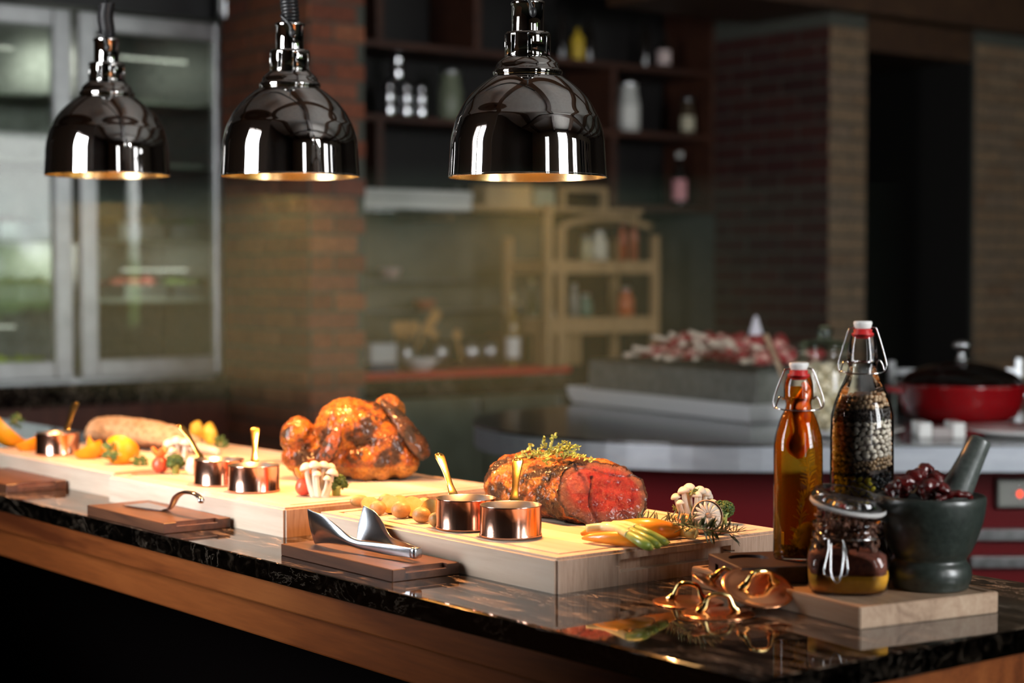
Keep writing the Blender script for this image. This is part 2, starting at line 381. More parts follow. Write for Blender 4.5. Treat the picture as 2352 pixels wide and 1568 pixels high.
# ------------------------------------------------------------------ brickwork
BH, BL, GAP = .065, .215, .010
PITCHZ = BH + GAP
def unit_mesh(name, L, D=.10, H=BH):
    bm = bmesh.new(); add_box(bm, (0, 0, 0), (L, D, H)); bmesh.ops.bevel(bm, geom=bm.edges[:], offset=.004, segments=1, affect='EDGES')
    me = bpy.data.meshes.new(name); bm.to_mesh(me); bm.free(); return me
BRICKS = {}
def brick(parent, c, L, rz, mt, flipkey=''):
    key = (round(L, 3), mt.name)
    if key not in BRICKS:
        me = unit_mesh('brick', L); me.materials.append(mt); BRICKS[key] = me
    o = bpy.data.objects.new('brick', BRICKS[key]); COL.objects.link(o); o.parent = parent
    o.location = [c[i] - parent.location[i] for i in range(3)]; o.rotation_euler = (0, 0, rz)
    return o
def brick_face(parent, p0, dirv, length, nrm, z0, z1, mt, L=BL, phase=0, proud=.006):
    """course bricks along dirv from p0; face plane carries normal nrm"""
    rz = math.atan2(dirv[1], dirv[0]); k = 0; z = z0
    while z + BH <= z1:
        s = -(L + GAP) / 2 * ((k + phase) % 2)
        while s < length - .02:
            a, b = max(s, 0), min(s + L, length)
            if b - a > .03:
                m = (a + b) / 2; j = random.uniform(-.002, .003)
                c = (p0[0] + dirv[0] * m + nrm[0] * (-.05 + proud + j), p0[1] + dirv[1] * m + nrm[1] * (-.05 + proud + j), z + BH / 2)
                brick(parent, c, round(b - a, 2), rz, mt)
            s += L + GAP
        z += PITCHZ; k += 1
def box_body(name, a, b, m):
    return struct(boxmm(name, a, b, m))
# column beside the fridge: near corner at CC
CCx, CCy = -4.64, 2.30
cy1 = on(838, 700, 0, CCx).y
col = box_body('wall_column', (-5.33, CCy, 0), (CCx, cy1, ZC), M['mortar_joint'])
brick_face(col, (-5.33, CCy), (1, 0), .69, (0, -1), .60, 2.62, M['brick_red'])
brick_face(col, (CCx, CCy), (0, 1), cy1 - CCy, (1, 0), .60, 2.62, M['brick_red'], phase=1)
# right return wall (faces the counter), pier, doorway, far wall
RY = 4.93; PX = -4.35
y1900 = RY; yp1 = on(1987, 600, 0, PX).y; yd1 = on(2236, 600, 0, PX).y
rw = box_body('wall_return', (-5.75, RY, 0), (PX - .001, RY + .2, ZC), M['mortar_joint'])
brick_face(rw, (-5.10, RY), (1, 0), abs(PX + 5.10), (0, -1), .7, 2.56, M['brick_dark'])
pier = box_body('wall_pier', (-5.75, RY + .2, 0), (PX, yp1, ZC), M['mortar_joint'])
brick_face(pier, (PX, RY + .0), (0, 1), yp1 - RY - .004, (1, 0), .7, 2.56, M['brick_tan'], L=.30)
fw = box_body('wall_far', (-5.75, yd1, 0), (PX, Y1, ZC), M['mortar_joint'])
struct(boxmm('trim_22', (-5.75, yd1 - .02, 0), (PX - .012, yd1 - .001, 2.4), mat('jamb_shade', (.008, .007, .006), .6)))  # dark lining added so the doorway's inner sides look unlit
struct(boxmm('trim_23', (-5.75, yp1 + .001, 0), (PX - .012, yp1 + .02, 2.4), bpy.data.materials['jamb_shade']))
brick_face(fw, (PX, yd1 + .004), (0, 1), 1.15, (1, 0), .7, 2.56, M['brick_tan'], L=.20)
lint = box_body('trim_20', (-5.75, yp1, 2.40), (PX - .02, yd1, ZC), M['dark_beam'])
box_body('trim_21', (PX - .5, 4.0, 2.55), (PX + .12, Y1, 2.9), M['dark_beam'])
box_body('door_1', (-5.5, yp1, 0), (-5.45, yd1, 2.40), mat('dark_door', (.008, .007, .007), .5))
# ================================================================== CARVING COUNTER
CT = .90
cn = empty('carving_counter', (-.9, .38, 0), 'long carving counter with black veined marble top and walnut-brown wooden rail', 'counter')
def cbox(name, a, b, m, bev=0):
    o = boxmm(name, a, b, m, cn, bev); o.location = [o.location[i] - cn.location[i] for i in range(3)]; return o
CL = -4.2
cbox('marble_top', (CL, 0, CT - .032), (0, .755, CT), M['marble'], .003)
mt_ = [o for o in cn.children if o.name == 'marble_top'][0]; mt_.data.materials.append(M['marble_side'])
for p in mt_.data.polygons:
    if abs(p.normal.z) < .5: p.material_index = 1
cbox('upper_rail', (CL, .012, CT - .074), (-.012, .743, CT - .032), M['rail_wood'], .003)
cbox('lower_rail', (CL, .035, CT - .135), (-.035, .72, CT - .074), M['rail_wood'], .004)
cbox('cabinet_body', (CL, .50, .1), (-.5, .70, CT - .135), mat('counter_body', (.004, .003, .003), 1, spec=0))
cbox('plinth', (CL, .52, 0), (-.55, .68, .1), M['black'])

# end-grain face needs its own rings
def endgrain():
    m = mat('maple_board', rough=.42); nt, b, L = parts(m)
    st = [1, 1, 1]; st[0] = .06; co = coords(nt, st, True)
    a = noise_tex(nt, co, 22, 3, dist=1.2); f = noise_tex(nt, co, 220, 5)
    ad = N(nt, 'ShaderNodeMath', op='MULTIPLY_ADD'); ad.inputs[1].default_value = .35; L.new(f.outputs[0], ad.inputs[0]); L.new(a.outputs[0], ad.inputs[2])
    r = ramp(nt, [(.42, (.64, .50, .38)), (.66, (.78, .65, .52)), (.9, (.84, .73, .61))]); L.new(ad.outputs[0], r.inputs[0])
    co2 = coords(nt, (1, 1, 1), True, rot=(.5, 0, 0)); co3 = coords(nt, (1, 1, .10), True, rot=(.10, 0, 0)); wv = noise_tex(nt, co3, 260, 4, .6, .5)
    r2 = ramp(nt, [(.3, (.33, .215, .15)), (.5, (.42, .29, .21)), (.7, (.48, .345, .26))]); L.new(wv.outputs[0], r2.inputs[0])
    g = nt.nodes.new('ShaderNodeNewGeometry'); vt = N(nt, 'ShaderNodeVectorTransform', vector_type='NORMAL', convert_from='WORLD', convert_to='OBJECT')
    L.new(g.outputs['True Normal'], vt.inputs[0]); sp = nt.nodes.new('ShaderNodeSeparateXYZ'); L.new(vt.outputs[0], sp.inputs[0])
    ab = N(nt, 'ShaderNodeMath', op='ABSOLUTE'); L.new(sp.outputs[0], ab.inputs[0]); gt = N(nt, 'ShaderNodeMath', op='GREATER_THAN'); gt.inputs[1].default_value = .6; L.new(ab.outputs[0], gt.inputs[0])
    mx = N(nt, 'ShaderNodeMix', data_type='RGBA'); L.new(gt.outputs[0], mx.inputs[0]); L.new(r.outputs[0], mx.inputs[6]); L.new(r2.outputs[0], mx.inputs[7])
    oi = nt.nodes.new('ShaderNodeObjectInfo'); rr = ramp(nt, [(0, (.74, .71, .69)), (1, (1.12, 1.10, 1.08))]); L.new(oi.outputs['Random'], rr.inputs[0])
    m2 = N(nt, 'ShaderNodeMix', data_type='RGBA', blend_type='MULTIPLY'); m2.inputs[0].default_value = 1; L.new(mx.outputs[2], m2.inputs[6]); L.new(rr.outputs[0], m2.inputs[7])
    L.new(m2.outputs[2], b.inputs['Base Color']); bump(nt, b, f.outputs[0], .1, .0005); return m
M['board'] = endgrain()
BT = .05
def carving_board(x0, x1, y0, y1, rz, label, slot=True):
    cx, cy = (x0 + x1) / 2, (y0 + y1) / 2; w, d = x1 - x0, y1 - y0
    e = empty('carving_board', (cx, cy, CT), label, 'board', 'thick maple carving boards on the counter', rz=rz)
    # cutters: juice groove ring and grip slots
    bm = bmesh.new(); gi, gw, gd = .024, .0075, .004
    def ring(bm, o, i):
        for (a, b) in ((-1, 1),):
            pass
    ox, oy = w / 2 - gi, d / 2 - gi; ix, iy = ox - gw, oy - gw
    ro = [(-ox, -oy), (ox, -oy), (ox, oy), (-ox, oy)]; ri = [(-ix, -iy), (ix, -iy), (ix, iy), (-ix, iy)]
    V = [[bm.verts.new((x, y, z)) for x, y in r] for r, z in ((ro, BT - gd), (ro, BT + .01), (ri, BT - gd), (ri, BT + .01))]
    for k in range(4):
        j = (k + 1) % 4
        bm.faces.new((V[0][k], V[0][j], V[1][j], V[1][k])); bm.faces.new((V[2][j], V[2][k], V[3][k], V[3][j]))
        bm.faces.new((V[1][k], V[1][j], V[3][j], V[3][k])); bm.faces.new((V[0][j], V[0][k], V[2][k], V[2][j]))
    bmesh.ops.recalc_face_normals(bm, faces=bm.faces[:])
    cut1 = bm_obj('cut', bm)
    bm = bmesh.new()
    for s in (-1, 1):
        vs2 = add_box(bm, (s * w / 2, 0, BT * .56), (.034, .235, .018))
    ed = [q for q in bm.edges if abs(q.verts[0].co.y - q.verts[1].co.y) < 1e-6 and abs(q.verts[0].co.z - q.verts[1].co.z) < 1e-6]
    bmesh.ops.bevel(bm, geom=ed, offset=.0078, segments=4, affect='EDGES'); cut2 = bm_obj('cut', bm)
    n = 8; sw = d / n
    for k in range(n):
        o = box('stave', (0, 0, 0), (w, sw, BT), M['board'])
        bm = bmesh.new(); add_box(bm, (0, -d / 2 + sw * (k + .5), BT / 2), (w - .0, sw - .0003, BT))
        ys = -d / 2 if k == 0 else (d / 2 if k == n - 1 else None)
        eg = [q for q in bm.edges if all(abs(abs(v.co.x) - w / 2) < 1e-5 for v in q.verts) and abs(q.verts[0].co.x - q.verts[1].co.x) < 1e-5 and all(v.co.z > BT - 1e-4 for v in q.verts)]
        if ys is not None:
            eg += [q for q in bm.edges if all(abs(v.co.y - ys) < .001 for v in q.verts) and (all(v.co.z > BT - 1e-4 for v in q.verts) or abs(q.verts[0].co.z - q.verts[1].co.z) > .01)]
        bmesh.ops.bevel(bm, geom=list(set(eg)), offset=.004, segments=3, affect='EDGES')
        bm.to_mesh(o.data); bm.free()
        boolean(o, cut1)
        if slot and abs(-d / 2 + sw * (k + .5)) < .118 + sw / 2: boolean(o, cut2)
        o.parent = e
    bpy.data.objects.remove(cut1); bpy.data.objects.remove(cut2)
    return e
carving_board(-1.160, -.542, .165, .620, 0, 'maple carving board under the rib roast, nearest the counter end')
carving_board(-1.872, -1.242, .137, .622, .03, 'maple carving board under the glazed whole chicken, middle of the three')
carving_board(-2.535, -1.915, .155, .640, .02, 'maple carving board under the long crusted roast, farthest of the three')

def tool_board(x, y, w, d, rz, label):
    e = empty('tool_board', (x, y, CT), label, 'board', 'dark walnut rests for the serving tools', rz=rz)
    T = .018
    bm = bmesh.new(); add_box(bm, (0, 0, T / 2), (w, d, T)); bmesh.ops.bevel(bm, geom=bm.edges[:], offset=.001, segments=1, affect='EDGES')
    o = bm_obj('board_body', bm, M['walnut'], None)
    bm = bmesh.new(); add_box(bm, (w / 2, 0, T), (.022, d * .62, .014)); c = bm_obj('cut', bm)
    boolean(o, c); bpy.data.objects.remove(c); o.parent = e
    boxmm('copper_strip', (w / 2 - .0108, -d * .3, T - .0072), (w / 2 - .001, d * .3, T - .006), M['copper'], e)
    return e
tool_board(-.918, .103, .315, .118, -.01, 'dark walnut board under the steel tongs')
tool_board(-1.552, .073, .308, .128, -.01, 'dark walnut board under the cake server beside the chicken board')
tool_board(-2.262, .088, .308, .128, -.01, 'dark walnut board with a server handle at the left edge of the photo')
# ================================================================== HEAT LAMPS
LAMP_W = 62.0
def heat_lamp(loc, label, rz=0, coil=0.0):
    e = empty('heat_lamp', loc, label, 'lamp', 'chrome heat lamps hanging over the counter', rz=rz)
    prof = [(.125, 0), (.1249, .002), (.1229, .034), (.121, .061), (.114, .088), (.1095, .098), (.1005, .115), (.0878, .131), (.070, .147), (.054, .158)]
    pr = [(p.x, p.z) for p in smooth_pts([(a, 0, b) for a, b in prof], 5)]
    lathe('dome', pr, M['chrome'], e, seg=96)
    lathe('dome_lining', [(r - .0012, z + .0001) for r, z in pr if z < .157] + [(.0, .1555)], M['dome_in'], e, seg=96)
    lathe('rim', [(.1236, .0005), (.1236, 0), (.1253, 0), (.1253, .0022), (.1244, .0022)], M['chrome'], e, seg=96)
    lathe('collar_ring', [(.053, .156)] + [(.0505 + .0045 * math.cos(a), .163 + .0055 * math.sin(a)) for a in [i * math.pi / 8 - math.pi / 2 for i in range(9)]] + [(.0500, .169), (.0495, .1745), (.047, .179), (.0385, .1865), (.036, .188)], M['chrome'], e, seg=72)
    nk = lathe('vent_neck', [(.0340, .1875), (.036, .1875), (.036, .222), (.0345, .2255), (.0255, .2265), (.0255, .224), (.0335, .2235), (.0340, .221), (.0340, .1875)], M['chrome'], None, seg=72)
    bm = bmesh.new()
    for k in range(8):
        a = k * math.pi / 4 + .2
        add_box(bm, (0, 0, 0), (.012, .0045, .024), m=Matrix.Translation((.0345 * math.cos(a), .0345 * math.sin(a), .206)) @ Matrix.Rotation(a, 4, 'Z'))
    c = bm_obj('cut', bm); boolean(nk, c); bpy.data.objects.remove(c); nk.data.shade_smooth(); nk.parent = e
    lathe('neck_core', [(.030, .188), (.030, .222)], M['black'], e, seg=32)
    lathe('socket_tube', [(.025, .225), (.025, .268), (.0265, .2685), (.0265, .2735), (.024, .275), (.012, .2755), (0, .2755)], M['chrome'], e, seg=64)
    z = .2755; pts = []; turns = 9 if coil == 0 else 11
    for k in range(turns * 14):
        a = 2 * math.pi * k / 14; pts.append((.0135 * math.cos(a) + .0016 * math.sin(k * .05), .0135 * math.sin(a), z + .0062 * k / 14))
    top = pts[-1]; tube('coil_cord', pts, .0034, M['rubber'], e, seg=8)
    tube('straight_cord', [(0, 0, z), (0, 0, ZC - .3 - loc[2])], .0045, M['rubber'], e, seg=10)
    # small switch lead looping down to the tube
    a = Vector((-FW.x, -FW.y, 0)); s = Vector((RT.x, RT.y, 0))
    ro = Euler((0, 0, -rz)).to_matrix()
    p = [ro @ (a * x + s * y) + Vector((0, 0, zz)) for x, y, zz in ((.014, -.010, .285), (.026, -.012, .284), (.031, .000, .273), (.030, .006, .262), (.0285, .008, .254))]
    tube('switch_lead', smooth_pts(p, 6), .0022, M['rubber'], e)
    q = p[-1]; raw('toggle_switch', *ico_data(q, (.006, .006, .0085), 2), M['black'], e)
    # bulb
    lathe('bulb', [(0, .040), (.020, .042), (.040, .052), (.048, .068), (.044, .085), (.028, .110), (.018, .125), (.016, .150)], emis('heat_bulb', (1, .55, .2), 8.0), e, seg=32)
    ld = bpy.data.lights.new('bulb_light', 'SPOT'); ld.energy = LAMP_W; ld.color = (1.0, .41, .12); ld.spot_size = math.radians(150); ld.spot_blend = .9; ld.shadow_soft_size = .035
    lo = bpy.data.objects.new('bulb_light', ld); COL.objects.link(lo); lo.parent = e; lo.location = (0, 0, .036)
    return e
heat_lamp(dep(1212, 407, 2.84), 'chrome dome heat lamp above the rib roast, nearest and largest', 0)
heat_lamp(dep(667, 405, 3.26), 'chrome dome heat lamp above the chicken, middle of three', .3)
heat_lamp(dep(247, 402, 3.66), 'chrome dome heat lamp above the crusted roast, farthest and leftmost', 1.3, 1)
lr = empty('lamp_rail', (-1.45, .30, ZC - .3), 'dark ceiling rail carrying the three heat lamps', 'rail')
lr.rotation_euler = (0, 0, math.atan2(.159, 1.168) + math.pi)
box('rail_bar', (0, 0, .02), (1.7, .05, .04), M['black'], lr)
for s in (-.8, .8): boxmm('hanger', (s - .01, -.01, .04), (s + .01, .01, .30), M['black'], lr)
# ================================================================== BACKGROUND KITCHEN
FX = -5.35
def bx(name, a, b, m, parent, bev=0):
    """box given in world corners, parented to an unrotated empty"""
    o = boxmm(name, a, b, m, None, bev); o.parent = parent
    o.location = [o.location[i] - parent.location[i] for i in range(3)]; return o
fy0, fy1, fy2 = on(-250, 600, 0, FX).y, on(180, 600, 0, FX).y, on(532, 600, 0, FX).y
fz0 = on(522, 857, 0, FX).z; fz1 = on(527, 57, 0, FX).z
base = empty('fridge_base', (FX - .3, (fy0 + fy2) / 2, 0), 'dark red wooden cabinet with marble slab carrying the display fridge', 'cabinet')
bx('marble_slab', (FX - .68, fy0, fz0 - .10), (FX + .10, CCy - .005, fz0 - .012), M['marble_back'], base, .003)
bx('cabinet_front', (FX - .66, fy0, .1), (FX + .05, CCy - .005, fz0 - .10), M['cabinet_wood'], base)
bx('plinth', (FX - .64, fy0, 0), (FX, CCy - .005, .1), M['black'], base)
fr = empty('display_fridge', (FX - .3, (fy0 + fy2) / 2, fz0 - .012), 'tall steel display fridge with two framed glass doors left of the brick column', 'fridge')
zt = fz1 + .02
frame_steel = noisy('fridge_steel', [(.3, (.42, .43, .44)), (.7, (.56, .57, .58))], 12, .38, 1, .05, .0005)
bx('case_back', (FX - .62, fy0, fz0 - .012), (FX - .60, fy2, zt), M['steel_dark'], fr)
bx('case_side', (FX - .62, fy2 - .012, fz0 - .012), (FX - .05, fy2, zt), M['steel_dark'], fr)
bx('case_side', (FX - .62, fy0, fz0 - .012), (FX - .05, fy0 + .012, zt), M['steel_dark'], fr)
bx('case_top', (FX - .62, fy0, zt), (FX - .04, fy2, zt + .35), mat('fridge_top', (.02, .02, .021), .4), fr)
bx('case_floor', (FX - .62, fy0, fz0 - .012), (FX - .05, fy2, fz0 + .01), frame_steel, fr)
for zz in (fz0 + .30, fz0 + .55, fz0 + .86, fz0 + 1.12):
    bx('shelf', (FX - .58, fy0 + .012, zz), (FX - .12, fy2 - .012, zz + .014), mat('shelf_plate', (.30, .32, .28), .4), fr)
def door(y0, y1, side):
    t = .075
    d = bx('door', (FX - .045, y0, fz0), (FX, y0 + t, fz1), frame_steel, fr, .006)
    def sub(name, a, b, m, bev=0):
        o = boxmm(name, a, b, m, None, bev); o.parent = d; o.location = [o.location[i] - fr.location[i] - d.location[i] for i in range(3)]
    sub('door_frame', (FX - .045, y1 - t, fz0), (FX, y1, fz1), frame_steel, .006)
    sub('door_frame', (FX - .044, y0 + t, fz0), (FX - .001, y1 - t, fz0 + t), frame_steel, .006)
    sub('door_frame', (FX - .044, y0 + t, fz1 - t), (FX - .001, y1 - t, fz1), frame_steel, .006)
    sub('glass_pane', (FX - .027, y0 + t - .004, fz0 + t - .004), (FX - .021, y1 - t + .004, fz1 - t + .004), FGL)
    sub('gasket', (FX - .050, y0 + .01, fz0 + .01), (FX - .046, y1 - .01, fz0 + .05), M['rubber'])
FGL = glass('fridge_door_glass', (.90, .94, .90), .6, 1.0, .02, 1.6)
for yy_, zz_ in ((fy1 - .4, fz1 - .1), (fy1 + .35, fz1 - .1), (fy1 - .4, fz0 + .28), (fy1 + .35, fz0 + .5)):  # unseen fill lights added so the fridge contents show
    fl_ = bpy.data.lights.new('fridge_fill', 'AREA'); fl_.energy = 1.6; fl_.size = .3; fl_.color = (.95, 1, .85); fo_ = bpy.data.objects.new('fridge_fill', fl_); COL.objects.link(fo_); fo_.parent = fr; fo_.location = (FX - .14 - fr.location.x, yy_ - fr.location.y, zz_ - fr.location.z); fo_.rotation_euler = (0, .5, 0)
door(fy0 + .01, fy1 - .022, 0); door(fy1 + .012, fy2, 1)
FRONT = []
leafm = noisy('lettuce', [(.3, (.10, .16, .01)), (.6, (.34, .42, .03)), (.8, (.55, .6, .1))], 30, .5, 0, .4, .004)
def lettuce(x, y, z, s, label):
    pts = []
    for k in range(16):
        a = random.uniform(0, 6.28); r = random.uniform(0, s * .7)
        pts.append(ico_data((r * math.cos(a), r * math.sin(a), random.uniform(.25, .75) * s), (s * .35, s * .3, s * .22), 2, Euler((random.random() * 3, random.random() * 3, 0)), .5))
    v, f = join_data(pts); o = raw('lettuce_head', v, f, leafm, None, (x, y, z)); tag(o, label, 'lettuce', 'lettuce heads in the fridge')
for k, px in enumerate((8, 38, 66, 92)):
    p = on(px, 835, 0, FX - .30); lettuce(FX - .30, p.y, fz0 + .012, .075 - .004 * k, ['yellow-green lettuce at the very left edge of the fridge floor', 'yellow-green lettuce behind the left glass door, second from the left edge', 'yellow-green lettuce behind the left glass door, third from the left edge', 'smallest yellow-green lettuce, nearest the middle door frames'][k])
def tray(px, zs, w, label, fill, nm='tray'):
    p = on(px, 700, 0, FX - .33)
    e = empty('food_tray', (FX - .33, p.y, zs + .0145), label, 'tray', 'steel food trays on the fridge shelves')
    bm = bmesh.new(); add_box(bm, (0, 0, .03), (.30, w, .06)); top = [q for q in bm.faces if q.normal.z > .9]
    bmesh.ops.inset_region(bm, faces=top, thickness=.008); bmesh.ops.translate(bm, vec=(0, 0, -.045), verts=list({v for q in top for v in q.verts}))
    bm_obj('tray_body', bm, M['steel'], e)
    pts = [ico_data((random.uniform(-.11, .11), random.uniform(-w * .4, w * .4), .05 + random.uniform(0, .02)), (.035, .03, .022), 2, None, .6) for _ in range(14)]
    v, f = join_data(pts); o = raw('filling', v, f, fill, e); o['kind'] = 'stuff'
gm = noisy('greens', [(.3, (.06, .10, .03)), (.7, (.18, .26, .10))], 40, .5); rm = noisy('raw_red_meat', [(.3, (.14, .02, .02)), (.7, (.30, .06, .05))], 30, .35)
tanm = noisy('pastry', [(.3, (.35, .26, .14)), (.7, (.55, .45, .3))], 30, .5)
z1_, z2_, z3_, z4_ = fz0 + .30, fz0 + .55, fz0 + .86, fz0 + 1.12
tray(300, z1_, .20, 'food tray of dark red meat on the low shelf behind the right glass door', rm)
tray(410, z1_, .20, 'food tray of chopped greens on the low shelf, right side of the right door', gm)
tray(290, z2_, .20, 'food tray of pale pastry on the middle shelf behind the right door', tanm)
tray(405, z2_, .20, 'food tray of greens on the middle shelf, right side of the right door', gm)
tray(70, z1_, .22, 'food tray of pale pastry on the low shelf behind the left glass door', tanm)
tray(30, z2_, .22, 'food tray of dark red meat behind the left glass door', rm)
pp = empty('steel_pipe', on(500, 40, 0, FX - .02), 'short steel pipe rising above the fridge top right corner', 'pipe')
pp.location = (FX + .032, pp.location.y, zt); lathe('pipe', [(.028, .0), (.028, .28), (.035, .28), (.035, .30), (0, .30)], M['steel'], pp, (0, 0, 0), seg=20)

# ---------------- alcove: back shelves, red counter
AX = -5.09
def AY(px, X=AX): return on(px, 600, 0, X).y
aw = box_body('wall_alcove', (-5.80, CCy + .2, 0), (-5.72, RY, ZC), mat('alcove_back', (.014, .011, .010), .6))
rc = empty('back_counter', (AX - .3, 3.4, 0), 'back counter with red worktop and steel cabinet doors in the alcove', 'counter')
ye = AY(1312)
bx('red_worktop', (AX - .62, cy1 + .002, .885), (AX, ye, .915), M['red_top'], rc, .004)
bx('marble_edge', (AX - .61, cy1 + .002, .80), (AX - .015, ye, .884), M['marble_back'], rc)
cabm = noisy('olive_steel', [(.3, (.26, .26, .20)), (.7, (.36, .36, .28))], 8, .4, 1, .04)
n = 3; y0_ = cy1 + .002
for k in range(n):
    a = y0_ + (ye - y0_) * k / n; b = y0_ + (ye - y0_) * (k + 1) / n
    dd = bx('cabinet_door', (AX - .05, a + .004, .12), (AX - .02, b - .004, .795), cabm, rc, .003)
    o = boxmm('door_handle', (AX - .02, b - .06, .72), (AX + .005, b - .045, .78), M['steel_polish'], None); o.parent = dd; o.location = [o.location[i] - rc.location[i] - dd.location[i] for i in range(3)]
bx('cabinet_body', (AX - .60, y0_, .0), (AX - .051, ye, .80), M['black'], rc)
# shelves
SX = -5.10
su = empty('shelf_unit', (SX - .15, 3.8, 0), 'dark brown open wall shelving with bottles above the red counter', 'shelf')
sy0, sy1 = cy1 - .1, min(AY(1650, SX), RY - .01)
def SZ(px, py): return on(px, py, 0, SX).z
zA, zB, zC = SZ(960, 100), SZ(960, 268), SZ(1560, 474)
for zz in (zA, zB, zC + 0): bx('shelf_board', (SX - .36, sy0 if zz != zC else AY(1420, SX), zz - .028), (SX, sy1, zz), M['shelf_wood'], su, .002)
bx('shelf_board', (SX - .36, sy0, SZ(960, 20) + .22), (SX, sy1, SZ(960, 20) + .25), M['shelf_wood'], su, .002)
for px, za, zb in ((876, zC, zB - .028), (876, zA, zA + .35), (1100, zA, zA + .3), (1412, zC, zB - .028), (1412, zB, zA - .028), (1640, zC - .03, zA + .4)):
    y = AY(px, SX); bx('upright', (SX - .35, y - .018, za), (SX - .004, min(y + .018, RY - .002), zb), M['shelf_wood'], su, .002)
bx('shelf_back', (SX - .40, sy0, zC - .05), (SX - .37, sy1, 2.75), mat('shelf_back', (.010, .008, .008), .6), su)
def sp(px, z, dx=-.12): 
    p = on(px, 600, 0, SX + dx); return Vector((SX + dx, p.y, z))
def bottle(px, z, h, r, m, label, lab=None, cap=None, dx=-.07, cat='bottle', neck=.3, parent=None, group='bottles and jars on the wall shelves'):
    e = empty('shelf_bottle' if cat == 'bottle' else 'storage_jar', sp(px, z, dx), label, cat, group)
    lathe('bottle_body' if cat == 'bottle' else 'jar_body', [(0, 0), (r * .95, 0), (r, h * .02), (r, h * .58), (r * .9, h * .64), (r * neck, h * .78), (r * neck, h * .93), (0, h * .93)], m, e, seg=24)
    if lab: lathe('paper_label', [(r * 1.02, h * .12), (r * 1.02, h * .50)], lab, e, seg=24)
    lathe('cap', [(r * neck * 1.1, h * .90), (r * neck * 1.15, h), (0, h)], cap or M['black'], e, seg=16)
    return e
dg = mat('dark_bottle_glass', (.015, .012, .01), .08, coat=.5); pk = mat('pink_label', (.70, .30, .32), .5); wl = mat('white_label', (.75, .74, .70), .5)
def Zof(px, py, dx=-.12): return on(px, py, 0, SX + dx).z
bottle(1523, zA, (Zof(1523, 78) - zA) , .034, dg, 'dark bottle with a pale label on the top shelf, right of the lamp', mat('pale_pink_label', (.66, .52, .50), .5))
bottle(1560, zC, .27, .036, dg, 'dark bottle with a pink and white label on the lowest shelf', pk, wl, neck=.42)
bottle(1326, zA, .17, .032, mat('yellow_pack', (.62, .42, .03), .5), 'small yellow bottle on the top shelf behind the nearest lamp')
bottle(1442, zB, .25, .055, mat('white_tin', (.55, .55, .52), .4), 'squat pale jar with a metal lid on the middle shelf', wl, M['steel_polish'], cat='jar', neck=.8)
bottle(1578, zB, .19, .035, mat('brown_jar', (.07, .05, .03), .2), 'small jar with a cream label at the right end of the middle shelf', mat('cream_label', (.55, .5, .36), .5), M['steel'], cat='jar', neck=.8)
bottle(1035, zB, .23, .055, mat('green_jar', (.16, .18, .12), .35), 'grey-green jar on the middle shelf between the shakers and the lamp', None, M['steel'], cat='jar', neck=.8)
for i, px in enumerate((1240, 1290, 1350, 1480)):
    bottle(px, zA, .26 + .02 * (i % 2), .03, dg, ['dark unlabelled bottle on the top shelf, directly behind the nearest lamp neck', 'dark unlabelled bottle just left of the yellow one', 'dark unlabelled bottle just right of the yellow one', 'dark unlabelled bottle left of the pale-labelled one'][i], dx=-.2)
# steel shakers: a row of three and one stacked above
def shaker(px, z, label, dx=-.14):
    e = empty('steel_shaker', sp(px, z, dx), label, 'shaker', 'steel shakers on the middle shelf')
    h = .165; r = .034
    lathe('shaker_body', [(0, 0), (r * .9, 0), (r, .008), (r, h * .42), (r * .93, h * .46), (r, h * .5), (r, h * .78), (r * .9, h * .8)], M['steel_polish'], e, seg=24)
    lathe('shaker_cap', [(r * .92, h * .79), (r * .95, h * .86), (r * .7, h * .98), (0, h)], M['steel_polish'], e, seg=24)
shaker(893, zB, 'polished steel shaker, leftmost of the lower row'); shaker(932, zB, 'polished steel shaker, middle of the lower row'); shaker(966, zB, 'polished steel shaker, rightmost of the lower row')
shaker(912, zB + .1655, 'polished steel shaker stacked on top of the lower row', -.14)
# steel strip lamp / hood above the red counter
hd = empty('hood_rail', on(960, 462, 0, AX + .05), 'pale steel hood rail above the red counter, right of the brick column', 'rail')
ya, yb = cy1 + .004, AY(1088, AX + .05)
bx('rail_top', (AX - .25, ya, hd.location.z + .008), (AX + .05, yb, hd.location.z + .05), mat('pale_hood', (.62, .62, .57), .35), hd, .008)
bx('rail_lip', (AX + .03, ya, hd.location.z - .035), (AX + .055, yb - .01, hd.location.z + .006), mat('pale_hood_lip', (.72, .72, .66), .3), hd, .008)
tube('rail_tube', [(.0, ya - hd.location.y, -.045), (.0, yb - hd.location.y, -.045)], .012, M['steel_polish'], hd)
for y in (ya + .1, yb - .05): bx('rail_bracket', (AX - .20, y - .01, hd.location.z + .05), (AX, y + .01, hd.location.z + .07), M['steel_dark'], hd)
# framed board + boxes behind the nearest lamp
def box_thing(name, px0, px1, py0, py1, X, m, label, cat, depth=.12, group=None, sit=None):
    a = on(px0, (py0 + py1) / 2, 0, X).y; b = on(px1, (py0 + py1) / 2, 0, X).y
    zt_, zb_ = on((px0 + px1) / 2, py0, 0, X).z, on((px0 + px1) / 2, py1, 0, X).z
    if sit is not None: zb_ = sit
    o = boxmm(name, (X - depth, a, zb_), (X, b, zt_), m, None, .004); tag(o, label, cat, group); return o
zR = Zof(1180, 476)
pl = empty('plate_shelf', (SX - .1, 4, zR), 'thin brown shelf under the cartons, behind the rim of the nearest lamp', 'shelf')
bx('shelf_board', (SX - .3, AY(1030, SX), zR - .02), (SX + .02, AY(1470, SX), zR), M['pale_wood'], pl)
for px in (1036, 1462): bx('shelf_bracket', (SX - .42, AY(px, SX) - .01, zR - .07), (SX, AY(px, SX) + .01, zR - .02), M['pale_wood'], pl)
